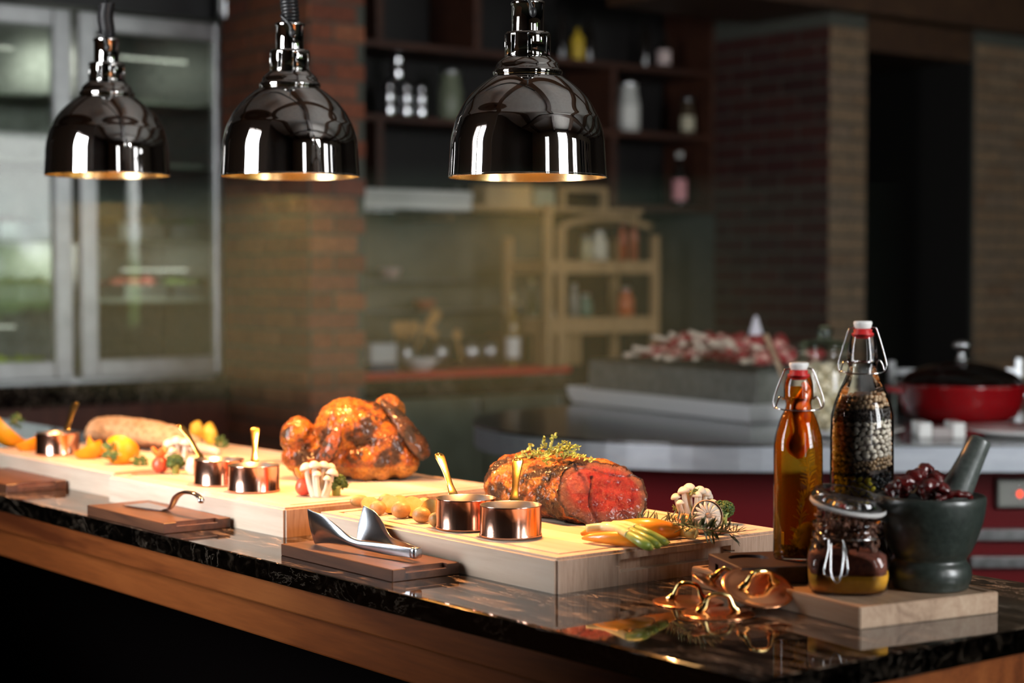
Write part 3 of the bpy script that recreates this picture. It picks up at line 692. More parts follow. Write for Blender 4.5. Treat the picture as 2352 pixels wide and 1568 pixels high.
box_thing('carton', 1118, 1222, 425, 476, SX - .02, mat('beige_carton', (.42, .30, .16), .7), 'wide beige carton behind the rim of the nearest lamp', 'box', sit=zR)
box_thing('storage_tin', 1232, 1275, 432, 476, SX - .02, mat('green_tin', (.30, .33, .24), .4), 'small grey-green tin right of the beige carton', 'tin', sit=zR)
wf = empty('picture_frame', (SX - .02, AY(1342, SX), zR), 'small empty wooden frame standing right of the green tin', 'frame')
fa, fb, ft = AY(1292, SX), AY(1396, SX), Zof(1340, 428, 0)
bx('frame_bar', (SX - .03, fa, ft - .025), (SX, fb, ft), M['pale_wood'], wf); bx('frame_bar', (SX - .03, fb - .025, zR), (SX, fb, ft - .025), M['pale_wood'], wf); bx('frame_bar', (SX - .03, fa, zR), (SX, fa + .02, ft - .025), M['pale_wood'], wf)
lm = raw('lime', *ico_data((0, 0, .028), (.028, .028, .028), 3), noisy('lime_skin', [(.3, (.35, .42, .03)), (.7, (.55, .6, .08))], 60, .4), None, sp(1052, zR, -.05)); tag(lm, 'lone yellow-green lime left of the beige carton', 'lime')
# wooden rack with shelves
RX = -5.02
rk = empty('wooden_rack', (RX - .2, AY(1390, RX), .915), 'open wooden kitchen rack with posts and two shelves behind the meat', 'rack')
ra, rb = AY(1262, RX), AY(1508, RX)
zt1 = on(1270, 492, 0, RX).z
rbase = .9155
for y, h in ((ra, zt1), (AY(1292, RX), on(1292, 520, 0, RX).z), (rb, on(1505, 540, 0, RX).z)):
    bx('post', (RX - .03, y - .018, rbase), (RX + .005, y + .018, h), M['pale_wood'], rk, .004)
for y in (ra, rb): bx('post', (RX - .33, y - .018, rbase), (RX - .29, y + .018, zt1 - .1), M['pale_wood'], rk, .004)
raw('finial', *ico_data((.0, ra - rk.location.y, zt1 - .915 + .02), (.028, .028, .03), 2), M['pale_wood'], rk).location.x = .19
for py0, py1 in ((598, 628), (728, 765)):
    bx('rack_shelf', (RX - .30, ra, on(1400, py1, 0, RX).z), (RX, rb, on(1400, py0, 0, RX).z), M['pale_wood'], rk, .004)
arch = [(0 + .17, AY(1300 + 205 * t, RX) - rk.location.y, on(1400, 520 - 22 * math.sin(math.pi * t) , 0, RX).z - .915) for t in [i / 12 for i in range(13)]]
tube('arched_rail', arch, .016, M['pale_wood'], rk)
for px, nm, z, h, r, m, lb in ((1345, 'jar', 0, .12, .03, mat('pale_mustard', (.45, .42, .25), .4), 'pale squat jar on the upper rack shelf, left'), (1375, 'jar', 0, .15, .045, mat('cream_pot', (.60, .58, .46), .4), 'larger cream pot in the middle of the upper rack shelf'),
        (1430, 'jar', 0, .20, .02, mat('red_sauce', (.40, .08, .03), .3), 'slim reddish bottle on the upper rack shelf, right'), (1455, 'jar', 0, .22, .02, mat('red_sauce2', (.45, .13, .06), .3), 'taller orange-red bottle at the right end of the upper rack shelf')):
    zz = on(1400, 598, 0, RX).z; e = empty('rack_bottle', Vector((RX - .15, on(px, 600, 0, RX - .15).y, zz)), lb, 'bottle', 'bottles and jars on the wooden rack')
    lathe('bottle_body', [(0, 0), (r, 0), (r, h * .6), (r * .6, h * .75), (r * .6, h * .9)], m, e, seg=16); lathe('cap', [(r * .65, h * .88), (r * .65, h), (0, h)], M['steel'], e, seg=12)
for px, h, r, m, lb in ((1318, .16, .022, mat('clear_grey', (.35, .36, .33), .2), 'pale grey bottle on the lower rack shelf, left end'), (1345, .11, .032, mat('teal_pot', (.10, .20, .15), .3), 'teal green pot on the lower rack shelf'),
        (1437, .14, .04, mat('orange_red_pot', (.55, .14, .05), .3), 'orange-red pot on the lower rack shelf, right')):
    zz = on(1400, 728, 0, RX).z; e = empty('rack_bottle', Vector((RX - .15, on(px, 700, 0, RX - .15).y, zz)), lb, 'bottle', 'bottles and jars on the wooden rack')
    lathe('bottle_body', [(0, 0), (r, 0), (r, h * .6), (r * .6, h * .75), (r * .6, h * .9)], m, e, seg=16); lathe('cap', [(r * .65, h * .88), (r * .65, h), (0, h)], M['steel'], e, seg=12)
# things standing on the red counter
def rcp(px, dx=-.18, z=.9155): p = on(px, 830, 0, AX + dx); return Vector((AX + dx, p.y, z))
wbx = empty('wooden_crate', rcp(1258, -.16), 'plain wooden crate holding bottles on the red counter', 'crate'); 
cw = AY(1303) - AY(1213)
for s, (c, sz) in enumerate((((.1, 0, .08), (.012, cw, .16)), ((-.1, 0, .08), (.012, cw, .16)), ((0, cw / 2 - .006, .08), (.19, .012, .16)), ((0, -cw / 2 + .006, .08), (.19, .012, .16)), ((0, 0, .005), (.19, cw - .024, .01)))):
    box('crate_side', c, sz, M['pale_wood'], wbx)
for i, (px, h, m, lb) in enumerate(((1178, .34, mat('amber_bottle', (.25, .16, .05), .15), 'amber bottle with a white label left of the wooden crate'), (1222, .40, mat('green_bottle', (.12, .13, .06), .15), 'tall olive green bottle standing in the crate, left'), (1262, .34, mat('grey_bottle', (.38, .38, .36), .15), 'pale grey bottle standing in the crate, right'), (1190, .30, mat('dark_oil_bottle', (.06, .05, .03), .15), 'dark oil bottle just behind the amber bottle'))):
    e = empty('counter_bottle', rcp(px, -.16 if i in (1, 2) else (-.10 if i == 0 else -.26), .9155 + (.0105 if i in (1, 2) else 0)), lb, 'bottle', 'bottles by the wooden crate')
    r = .034; lathe('bottle_body', [(0, 0), (r, 0), (r, h * .55), (r * .8, h * .66), (r * .35, h * .76), (r * .35, h * .95)], m, e, seg=20); lathe('cap', [(r * .4, h * .93), (r * .4, h), (0, h)], mat('gold_cap', (.5, .42, .2), .3), e, seg=12)
    if i == 0: lathe('paper_label', [(r * 1.03, h * .12), (r * 1.03, h * .4)], wl, e, seg=20)
bo = empty('folded_carton', rcp(862, -.12), 'white carton with a blue base at the column end of the red counter', 'box')
box('carton_base', (0, 0, .02), (.14, .14, .04), mat('navy_card', (.03, .04, .12), .6), bo); box('carton_top', (0, 0, .082), (.14, .135, .084), mat('white_card', (.70, .72, .72), .6), bo, .004)
bw = lathe('white_bowl', [(0, .0), (.045, 0), (.05, .006), (.085, .04), (.092, .055), (.088, .055), (.080, .042), (.04, .012), (0, .012)], M['white'], None, rcp(965, -.10), seg=32); tag(bw, 'wide white bowl in front of the steel tins on the red counter', 'bowl')
def tin_of_tools(px, label, tools, dx=-.26, r=.052, h=.13):
    e = empty('utensil_tin', rcp(px, dx), label, 'tin', 'steel tins on the red counter')
    lathe('tin_body', [(0, 0), (r, 0), (r, h), (r * .95, h), (r * .95, .006), (0, .006)], M['steel'], e, seg=28)
    return e
spm = mat('spoon_wood', (.62, .34, .12), .5)
for px, lb in ((930, 'steel tin full of wooden spoons, nearest the column'), (1010, 'steel tin behind the white bowl'), (1082, 'steel tin in the middle of the red counter'), (1126, 'steel tin nearest the wooden crate')): tin_of_tools(px, lb, 0)
spoons = [(905, -.25, .05), (918, -.1, .02), (928, .0, -.03), (938, .12, .0), (948, .3, .02)]
base_p = rcp(930, -.26)
for i, (px, tilt, fwd_) in enumerate(spoons):
    e = empty('wooden_spoon', base_p + Vector((-.02 + .01 * i, (-.02 + .01 * i), .012)), ['wooden spoon leaning farthest left in the utensil tin', 'wooden spoon, second from the left in the utensil tin', 'upright wooden spoon in the middle of the utensil tin', 'wooden spoon, fourth from the left in the utensil tin', 'wooden spoon, rightmost in the utensil tin'][i], 'spoon', 'wooden spoons in the utensil tin')
    e.rotation_euler = (-tilt * .45, fwd_, 0)
    tube('spoon_handle', [(0, 0, 0), (0, 0, .15)], .006, spm, e); raw('spoon_bowl', *ico_data((0, 0, .172), (.010, .022, .034), 2), spm, e)
pa = empty('wooden_paddle', base_p + Vector((0, .012, .02)), 'long flat wooden paddle leaning out of the utensil tin to the right', 'spoon'); pa.rotation_euler = (-.62, 0, 0)
tube('paddle_handle', [(0, 0, 0), (0, 0, .17)], .007, spm, pa); box('paddle_blade', (0, 0, .23), (.01, .05, .13), spm, pa, .004)
for px, lb in ((1000, 'orange-brown spoon head over the second tin'), (1052, 'orange-brown spoon head over the middle tin')):
    e = empty('wooden_spoon', rcp(px + 12, -.26) + Vector((0, -.01, .012)), lb, 'spoon', 'short wooden spoons in the other tins'); e.rotation_euler = (.18, 0, 0)
    tube('spoon_handle', [(0, 0, 0), (0, 0, .12)], .006, spm, e); raw('spoon_bowl', *ico_data((0, 0, .138), (.010, .022, .026), 2), spm, e)
bd = box('bread_board', rcp(1150, -.40) + Vector((0, 0, .07)), (.02, .16, .14), mat('rust_board', (.36, .14, .05), .5), None, .004); tag(bd, 'rust-brown board leaning at the back of the red counter', 'board')
for px, py, lb, c in ((975, 690, 'small orange-red pot on the wall ledge above the spoons', (.42, .12, .06)), (895, 622, 'pink and white flower pot on the wall ledge by the column', (.55, .40, .36))):
    p = on(px, py, 0, AX - .45); o = lathe('ledge_pot', [(0, 0), (.035, 0), (.055, .045), (.052, .05), (0, .045)], mat('pot' + str(px), c, .5), None, (p.x, p.y, on(px, 712 if px == 975 else 640, 0, AX - .45).z), seg=24); tag(o, lb, 'pot')
for py, nm in ((714, 'low'), (642, 'high')):
    z = on(900, py, 0, AX - .45).z
    o = boxmm('wall_ledge', (-5.70, cy1 + .01, z - .012), (AX - .36, AY(1240, AX - .4), z - .0005), M['steel_dark'], None); tag(o, 'narrow steel ledge, the %s of two on the alcove wall' % ('lower' if nm == 'low' else 'upper'), 'shelf', 'steel ledges on the alcove wall')
pw = boxmm('wall_panel', (-5.715, cy1 + .01, 1.0), (-5.70, AY(1250, -5.7), SZ(960, 440)), noisy('olive_tile', [(.3, (.13, .12, .085)), (.7, (.20, .19, .14))], 5, .45), None); tag(pw, None, None, None, 'structure'); pw.name = 'trim_30'

# ---------------- round-ended steel serving counter
def LW(a, b, z): return Vector((CAM.x, CAM.y, 0)) + RT * a + FW * b + Vector((0, 0, z))
LZ = math.atan2(RT.y, RT.x)
sc_e = empty('steel_counter', LW(1.4, 5.45, 0), 'large steel serving counter with a rounded end and dark red front', 'counter', rz=LZ)
X_END = .75
def stadium(R, x0, x1, n=40):
    o = [(x0 + R * math.cos(math.pi / 2 + math.pi * k / n), R * math.sin(math.pi / 2 + math.pi * k / n)) for k in range(n + 1)]
    o += [(x1, -R), (x1, R)]; return o
def extr(name, outl, z0, z1, m, parent, bev=0):
    bm = bmesh.new(); vs_ = [bm.verts.new((x, y, z0)) for x, y in outl]; f = bm.faces.new(vs_)
    r = bmesh.ops.extrude_face_region(bm, geom=[f]); bmesh.ops.translate(bm, vec=(0, 0, z1 - z0), verts=[q for q in r['geom'] if isinstance(q, bmesh.types.BMVert)])
    bmesh.ops.recalc_face_normals(bm, faces=bm.faces[:])
    if bev:
        eg = [q for q in bm.edges if abs(q.verts[0].co.z - q.verts[1].co.z) < 1e-5]; bmesh.ops.bevel(bm, geom=eg, offset=bev, segments=2, affect='EDGES')
    return bm_obj(name, bm, m, parent)
tops = noisy('counter_steel', [(.3, (.40, .41, .42)), (.7, (.48, .49, .50))], 14, .20, 1, .03, .0003, (.3, 1, 1))
rims = noisy('counter_rim_steel', [(.3, (.30, .32, .35)), (.7, (.38, .40, .43))], 30, .45, .8, .03, .0003, (.3, 1, 1))
extr('steel_top', stadium(.77, -.75, X_END), .892, .900, tops, sc_e, .002)
extr('steel_rim', stadium(.765, -.75, X_END - .01), .826, .891, rims, sc_e, .003)
box('red_body', ((-1.27 + X_END - .1) / 2, 0, .4625), (X_END - .1 + 1.27, 1.04, .725), M['red_panel'], sc_e, .01)
for x, m, w in ((-.66, M['black'], .035), (-.615, M['steel_dark'], .045)): pass
for x in (-1.225, ):
    p = box('corner_post', (x + .095, -.545, .46), (.042, .03, .72), M['steel_dark'], sc_e, .003)
    box('corner_post', (x + .055, -.54, .46), (.035, .03, .72), M['black'], sc_e)
    raw('bolt_head', *ico_data((x + .055, -.556, .742), (.009, .005, .009), 2), M['steel_polish'], sc_e); raw('bolt_head', *ico_data((x + .10, -.562, .742), (.009, .005, .009), 2), M['steel_polish'], sc_e)
for z in (.63, .555):
    box('drawer_rail', (.24, -.535, z), (.78, .03, .032), M['steel_dark'], sc_e, .003)
sk = box('control_panel', (.07, -.53, .742), (.30, .022, .085), mat('panel_steel', (.20, .20, .18), .35, 1), sc_e, .008)
lamp_o = raw('indicator_light', *ico_data((0, 0, 0), (.0075, .004, .0095), 2), emis('red_indicator', (1, .06, .02), 3.0), None); lamp_o.parent = sk; lamp_o.location = (-.085, -.0125, .0)
raw('control_knob', *ico_data((-.02, -.014, 0), (.02, .012, .02), 2), M['black'], sk)
for k in range(4): raw('indicator_stud', *ico_data((-.085 + .02 * math.cos(k * 1.57), -.0125, .02 * math.sin(k * 1.57)), (.004, .003, .004), 1), M['steel_polish'], sk)
# tray + griddle block + meat
tr_n = at(1722, 975, .9); tr_l = at(1300, 925, .9); dv = (tr_n - tr_l); L_ = dv.length; dv.normalize(); pv = Vector((-dv.y, dv.x, 0))
if pv.dot(FW) < 0: pv = -pv
ang = math.atan2(dv.y, dv.x); ctr = tr_l + dv * L_ / 2 + pv * .26
et = empty('steel_tray', (ctr.x, ctr.y, .9005), 'bright shallow steel tray under the griddle block on the steel counter', 'tray', rz=ang)
bm = bmesh.new(); add_box(bm, (0, 0, .03), (L_, .52, .055)); tp = [q for q in bm.faces if q.normal.z > .9]
bmesh.ops.inset_region(bm, faces=tp, thickness=.01); bmesh.ops.translate(bm, vec=(0, 0, -.04), verts=list({v for q in tp for v in q.verts}))
bt = [v for v in bm.verts if v.co.z < .01]
for v in bt: v.co.x *= .97; v.co.y *= .94
bm_obj('tray_body', bm, mat('bright_tray_steel', (.85, .86, .88), .35, .3), et)
eb = empty('griddle_block', (ctr.x + dv.x * .0, ctr.y + dv.y * .0, .918), 'grey steel griddle block carrying the raw meat pile', 'griddle', rz=ang)
box('block_body', (.03, .01, .07), (L_ * .91, .46, .12), noisy('cast_steel', [(.3, (.17, .17, .165)), (.7, (.27, .27, .26))], 30, .5, .6, .1, .001), eb, .006)
box('block_top', (.03, .01, .134), (L_ * .90, .45, .008), M['steel_dark'], eb, .002)
zt_ = .918 + .1385
mc = dep(1612, 850, 5.75); 
ed_ = empty('slate_tray', (ctr.x + dv.x * .04, ctr.y + dv.y * .04, zt_), 'black slate tray under the raw meat', 'tray', rz=ang)
box('tray_plate', (.07, 0, .006), (.74, .34, .012), mat('slate', (.015, .015, .016), .4), ed_, .003)
meatm = colmat('raw_lamb', .35, .4, 60, .4, .003)
def chop(i, x, y, z, rz, ry, lb):
    me = blob_mesh('chop', [((0, 0, 0), (.034, .022, .018)), ((.022, .004, .002), (.022, .017, .015)), ((-.03, 0, 0), (.028, .012, .012))], .004, 3) if i == 0 else CH[0]
    if i == 0:
        def cf(p, n_):
            f = fbm(p, 45) * 1.2; return mixc((.30, .030, .035), (.62, .36, .30), sstep(.0, .5, f + (.12 if p.z > .01 else -.05)))
        displace(me, lambda p: .004 * fbm(p, 60)); color_mesh(me, cf); me.shade_smooth(); CH.append(me)
    e = empty('lamb_chop', ed_.matrix_basis @ Vector((x, y, z)), lb, 'meat', 'raw lamb chops piled on the slate tray'); e.rotation_euler = (random.uniform(-.4, .4), ry, rz + ang); e.scale = (1.2, 1.3, 1.5)
    link('chop_meat', me, meatm, e)
    tube('rib_bone', [(-.045, 0, .002), (-.075, 0, .008), (-.10, .002, .012)], [.007, .005, .006], mat('bone', (.60, .50, .40), .5) if i == 0 else bpy.data.materials['bone'], e, seg=6)
CH = []
ORD = ['first', 'second', 'third', 'fourth', 'fifth', 'sixth', 'seventh', 'eighth', 'ninth']
k = 0
names = ['front', 'front middle', 'middle', 'back middle', 'back']
for row in range(3):
    for c in range(9):
        lvl = 0
        x = -.24 + .072 * c + random.uniform(-.01, .01); y = -.10 + .085 * row
        chop(k, x, y, .030, random.uniform(1.0, 2.2), random.uniform(-.3, .3), 'raw pink lamb chop in the %s row of the pile, %s from the left' % (('front', 'middle', 'back')[row], ORD[c])); k += 1
for c in range(8):
    chop(k, -.21 + .072 * c, -.03 + random.uniform(-.04, .05), .066, random.uniform(.8, 2.4), random.uniform(-.5, .2), 'raw pink lamb chop in the upper layer of the pile, %s from the left' % ORD[c]); k += 1
# paper cone
pc = lathe('paper_cone', [(.028, 0), (.022, .02), (.006, .07), (0, .075)], mat('white_paper', (.70, .68, .76), .6), None, ed_.matrix_basis @ Vector((-.02, .14, .075)), seg=14); tag(pc, 'small white paper frill standing behind the meat pile', 'frill')
# dish of plates, jar, casserole
def plate(px, py, d_r, label):
    p = at(px, py, .9); o = lathe('white_plate', [(0, .003), (d_r * .55, .003), (d_r * .6, 0), (d_r * .62, .004), (d_r, .020), (d_r * .995, .0225), (d_r * .6, .008), (0, .007)], M['white'], None, (p.x, p.y, .9005), seg=56); tag(o, label, 'plate', 'white plates on the steel counter'); return p
pj = plate(1945, 1000, .155, 'white plate under the big onion jar'); plate(2345, 1000, .165, 'white plate at the right edge of the photo on the steel counter')
jp = at(1893, 990, .908)
jj = empty('onion_jar', (jp.x, jp.y, .9085), 'big glass jar packed with pale pickled onions on a white plate', 'jar')
lathe('jar_glass', [(0, 0), (.085, 0), (.094, .012), (.094, .17), (.080, .20), (.074, .205), (.078, .222)], M['glass_thin'], jj, seg=48)
lathe('jar_lid', [(.078, .224), (.082, .228), (.080, .240), (.05, .250), (.02, .253), (.02, .265), (.024, .28), (.012, .29), (0, .29)], glass('green_lid_glass', (.55, .66, .55), .4), jj, seg=40)
onm = noisy('pickled_onion', [(.3, (.72, .60, .36)), (.7, (.88, .84, .64))], 40, .3, 0, .1)
prt = []
for lv in range(8):
    for k in range(11):
        a = k * 2 * math.pi / 11 + lv * .3; prt.append(ico_data((.072 * math.cos(a), .072 * math.sin(a), .02 + lv * .0225), (.018, .018, .015), 1, Euler((random.random(), random.random(), 0)), .3))
v, f = join_data(prt); o = raw('pickled_onions', v, f, onm, jj); o['kind'] = 'stuff'; lathe('onion_core', [(0, .008), (.062, .008), (.062, .185), (0, .19)], onm, jj, seg=20)
cp = at(2207, 965, .9); cz = .9005
ca = empty('casserole', (cp.x, cp.y, cz), 'round red enamel casserole with a glass lid behind the bottles', 'pot')
lathe('pot_body', [(0, .0), (.14, 0), (.168, .018), (.184, .06), (.190, .105), (.194, .112), (.186, .112), (.180, .06), (.14, .01), (0, .008)], M['red_gloss'], ca, seg=72)
lathe('glass_lid', [(.19, .114), (.186, .120), (.16, .142), (.10, .168), (.03, .180), (0, .181)], glass('lid_glass', (.35, .35, .33), .3, 1, .05), ca, seg=64)
lathe('lid_knob', [(0, .182), (.022, .182), (.014, .188), (.009, .20), (.012, .212), (.028, .222), (.028, .232), (.01, .24), (0, .24)], M['steel_polish'], ca, seg=24)
for s in (-1, 1): tube('side_handle', [(s * .185 * RT.x - FW.x * dd_, s * .185 * RT.y - FW.y * dd_, .09) for dd_ in (.04,)] + [(s * .225 * RT.x - FW.x * .02, s * .225 * RT.y - FW.y * .02, .095), (s * .225 * RT.x + FW.x * .02, s * .225 * RT.y + FW.y * .02, .095), (s * .185 * RT.x + FW.x * .04, s * .185 * RT.y + FW.y * .04, .09)], .008, M['red_gloss'], ca)
gp = at(2155, 1003, .9); gd_ = empty('glass_dish', (gp.x, gp.y, .9005), 'small square white and glass dish between the plates', 'dish', rz=LZ)
for s in (-1, 1): box('dish_side', (s * .045, 0, .021), (.034, .10, .042), M['white'], gd_, .004)
box('dish_side', (0, 0, .014), (.055, .095, .028), mat('pale_glass', (.40, .36, .35), .15), gd_, .003)
# steel pan rack behind the casserole
rr_ = empty('pan_rack', LW(1.36, 5.85, .9005), 'steel rail rack standing behind the red casserole', 'rack', rz=LZ)
for a, h in ((-.13, .16), (.28, .17), (.36, .17)): box('rack_post', (a, 0, h / 2), (.022, .02, h), M['steel'], rr_, .003)
box('rack_bar', (.075, 0, .125), (.39, .014, .018), M['steel'], rr_); box('rack_bar', (.32, 0, .05), (.06, .012, .012), M['steel'], rr_)
lp = LW(.77, 5.35, 1.0); sp_ = empty('long_spoon', at(1905, 1000, .92) + FW * .42, 'dark wooden spoon handle leaning up behind the onion jar', 'spoon')
tube('spoon_handle', [(0, 0, 0), tuple(-RT * .11 + Vector((0, 0, .25)))], .009, M['tan_wood'], sp_); raw('spoon_bowl', *ico_data((0, 0, -.004), (.02, .014, .012), 2), M['tan_wood'], sp_)
# ================================================================== ON THE BOARDS
BZ = CT + BT + .0004
def lean(px, py, z=BZ): return at(px, py, z)
# ---------------- copper sauce pans
def sauce_pan(px, py, hdir, label, helev=.62):
    p = lean(px, py); e = empty('sauce_pan', p, label, 'pan', 'small copper sauce pans with brass handles')
    R, H = .0462, .0475
    pr = [(0, 0), (R - .002, 0), (R + .0008, .0012), (R + .0004, .004), (R - .0004, .006), (R - .0002, H - .002), (R + .0003, H - .0006), (R, H)]
    lathe('pan_body', pr, M['copper'], e, seg=96)
    lathe('tin_lining', [(R, H), (R - .0016, H - .0003), (R - .002, .008), (R - .006, .0025), (0, .0022)], M['tin'], e, seg=96)
    h = Vector((hdir[0], hdir[1], 0)).normalized(); up = Vector((0, 0, 1)); s = h.cross(up)
    prof = [(.0, H - .018, .010), (.0015, H - .008, .0095), (.004, H + .001, .0075), (.016, H + .014, .0052), (.032, H + .032, .0058), (.048, H + .047, .0078), (.056, H + .0535, .0085), (.0600, H + .0565, .0070), (.0618, H + .058, .0030)]
    V = []; F_ = []; sm = smooth_pts(prof, 5)
    for i, q in enumerate(sm):
        c = h * (R + .0004 + q.x) + up * q.y; a = sm[max(i - 1, 0)]; b = sm[min(i + 1, len(sm) - 1)]
        t = (h * (b.x - a.x) + up * (b.y - a.y)).normalized(); n = t.cross(s).normalized() * .0013; wd = q.z
        for sx, sn in ((-1, -.6), (-.8, -1), (.8, -1), (1, -.6), (1, .6), (.8, 1), (-.8, 1), (-1, .6)): V.append(c + s * wd * sx + n * sn)
    m = len(sm)
    for i in range(m - 1):
        for k in range(8): F_.append((i * 8 + k, i * 8 + (k + 1) % 8, (i + 1) * 8 + (k + 1) % 8, (i + 1) * 8 + k))
    F_.append(tuple(range(8))); F_.append(tuple(reversed([(m - 1) * 8 + k for k in range(8)])))
    hd_ = raw('brass_handle', V, F_, M['brass'], None)
    bm = bmesh.new(); q = sm[-8]; c = h * (R + q.x) + up * q.y
    bmesh.ops.create_cone(bm, cap_ends=True, segments=16, radius1=.0028, radius2=.0028, depth=.02)
    t = (h * .048 + up * .047).normalized(); n = t.cross(s).normalized()
    Mx = Matrix((s, t, n)).transposed().to_4x4(); bmesh.ops.transform(bm, matrix=Matrix.Translation(c) @ Mx, verts=bm.verts[:]); ct = bm_obj('cut', bm)
    hd_.data.update(); boolean(hd_, ct); bpy.data.objects.remove(ct); hd_.data.shade_smooth(); hd_.parent = e
    for k in (-1, 1): raw('rivet', *ico_data(h * (R + .002) + s * k * .0055 + up * (H - .012), (.002, .002, .002), 2), M['brass_pol'], e)
    return e
def hd2(a, f): v = RT * a + FW * f; return (v.x, v.y)
sauce_pan(132, 1043, hd2(.12, .8), 'copper sauce pan beside the orange pieces, farthest of the five')
sauce_pan(503, 1112, hd2(-.75, .6), 'copper sauce pan with its handle leaning left, rear one of the middle pair')
sauce_pan(583, 1127, hd2(-.1, .9), 'copper sauce pan in front of the chicken, front one of the middle pair')
sauce_pan(1070, 1213, hd2(-.42, .9), 'copper sauce pan with its handle leaning left, left of the rib roast')
sauce_pan(1173, 1231, hd2(.10, .95), 'copper sauce pan in front of the rib roast, nearest of the five')

# ---------------- rib roast
xl = on(1150, 1130, 1, .45).x; xr = -.775
LB = xr - xl; WY, HZ = .080, .095
rb = empty('rib_roast', (xr, .452, BZ), 'browned rib roast of beef with a rare pink cut face and thyme on top', 'meat', rz=math.radians(-4))
def bsec(t, an):
    """cross-section point (y,z) for axial t 0..1 (1 = cut face)"""
    ex = .82; c, s = math.cos(an), math.sin(an)
    y = math.copysign(abs(c) ** ex, c); z = math.copysign(abs(s) ** ex, s)
    sc_ = min(1, .62 + .62 * (1 - (1 - min(1, t / .22)) ** 2) * .62) if t < .22 else 1
    sy = WY * sc_ * (.93 + .07 * math.sin(t * 3)); sz = HZ / 2 * sc_ * (1 - .10 * (t - .45) ** 2 * 2)
    zz = sz * z + HZ / 2 + (.006 if z < 0 else 0) * 0
    skew = -.010 * (z) * 1
    return y * sy * (1 - .10 * max(0, z)) + skew * -1 * .8, max(.0005, zz - .004 * (1 if z < -.5 else 0))
def bpt(t, an):
    y, z = bsec(t, an); tilt = -.62 * (z - .045) * t + .22 * y * t
    x = -LB * (1 - t) + tilt
    p = Vector((x, y, z)); q = p * 1.0
    d = .0050 * fbm(q, 32, 5) + .0030 * fbm(q, 120, 4)
    c = Vector((0, 0, HZ / 2)); n = Vector((0, y, z - HZ / 2)).normalized()
    r = q + n * d; r.z = max(r.z, .0004); return r
NU, NA = 110, 190
V = []; F_ = []
for i in range(NU + 1):
    t = i / NU
    for k in range(NA): V.append(bpt(t, 2 * math.pi * k / NA))
for i in range(NU):
    for k in range(NA):
        a = i * NA + k; b = i * NA + (k + 1) % NA; F_.append((a, a + NA, b + NA, b))
# rounded left end
cc = Vector((-LB - .006, 0, HZ * .48)); base0 = [V[k].copy() for k in range(NA)]; st = 0
prev = 0
for j in range(1, 9):
    f = j / 9; off = len(V)
    for k in range(NA):
        p = cc.lerp(base0[k], math.cos(f * math.pi / 2)); p.x = -LB + (base0[k].x + LB) * (1 - f) - .018 * math.sin(f * math.pi / 2) + .003 * fbm(base0[k] * (1 - f) + Vector((f, 0, 0)), 50); V.append(p)
    for k in range(NA): F_.append((prev + k, prev + (k + 1) % NA, off + (k + 1) % NA, off + k))
    prev = off
V.append(cc + Vector((-.014, 0, 0))); ci = len(V) - 1
for k in range(NA): F_.append((prev + k, prev + (k + 1) % NA, ci))
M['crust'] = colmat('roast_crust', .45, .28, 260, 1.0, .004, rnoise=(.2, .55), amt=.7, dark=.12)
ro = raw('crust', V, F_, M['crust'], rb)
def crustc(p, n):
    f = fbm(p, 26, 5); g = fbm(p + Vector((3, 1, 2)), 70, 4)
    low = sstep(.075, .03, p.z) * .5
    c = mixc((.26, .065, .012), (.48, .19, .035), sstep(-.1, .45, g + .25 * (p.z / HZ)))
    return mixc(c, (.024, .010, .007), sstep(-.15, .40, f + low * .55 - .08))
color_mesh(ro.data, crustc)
# cut face
NR = 60; V = []; F_ = []; ctr2 = Vector((0, 0, HZ * .5))
edge = [bpt(1, 2 * math.pi * k / NA) for k in range(NA)]
for j in range(NR + 1):
    r = j / NR
    for k in range(NA):
        e_ = edge[k]; y = e_.y * r; z = HZ * .5 + (e_.z - HZ * .5) * r
        x = -.62 * (z - .045) + .22 * y
        rimd = sstep(.80, 1.0, r); fr_ = fbm(Vector((y, z, 1)), 60, 4)
        seam = abs(y + .022 + .010 * math.sin(z * 60)); grv = .0035 * max(0, 1 - seam / .003) * (1 if z < .072 else 0)
        arc = abs((z - .078) + .9 * (y * y) * 4 + .006 * math.sin(y * 60)); grv += .002 * max(0, 1 - arc / .004)
        bul = .008 * (1 - r ** 3)
        xx = x + bul + .0022 * fr_ - grv
        if r > .999: xx = e_.x
        V.append(Vector((xx, y, z)))
for j in range(NR):
    for k in range(NA):
        a = j * NA + k; b = j * NA + (k + 1) % NA; F_.append((a, a + NA, b + NA, b))
M['cutmeat'] = colmat('rare_beef', .30, .35, 330, 1.0, .003, sss=.06, rnoise=(.15, .4), coat_r=.08, amt=.35, dark=.6)
cf = raw('cut_face', V, F_, M['cutmeat'], rb, smooth=True); tag(cf, 'rare pink cut face')
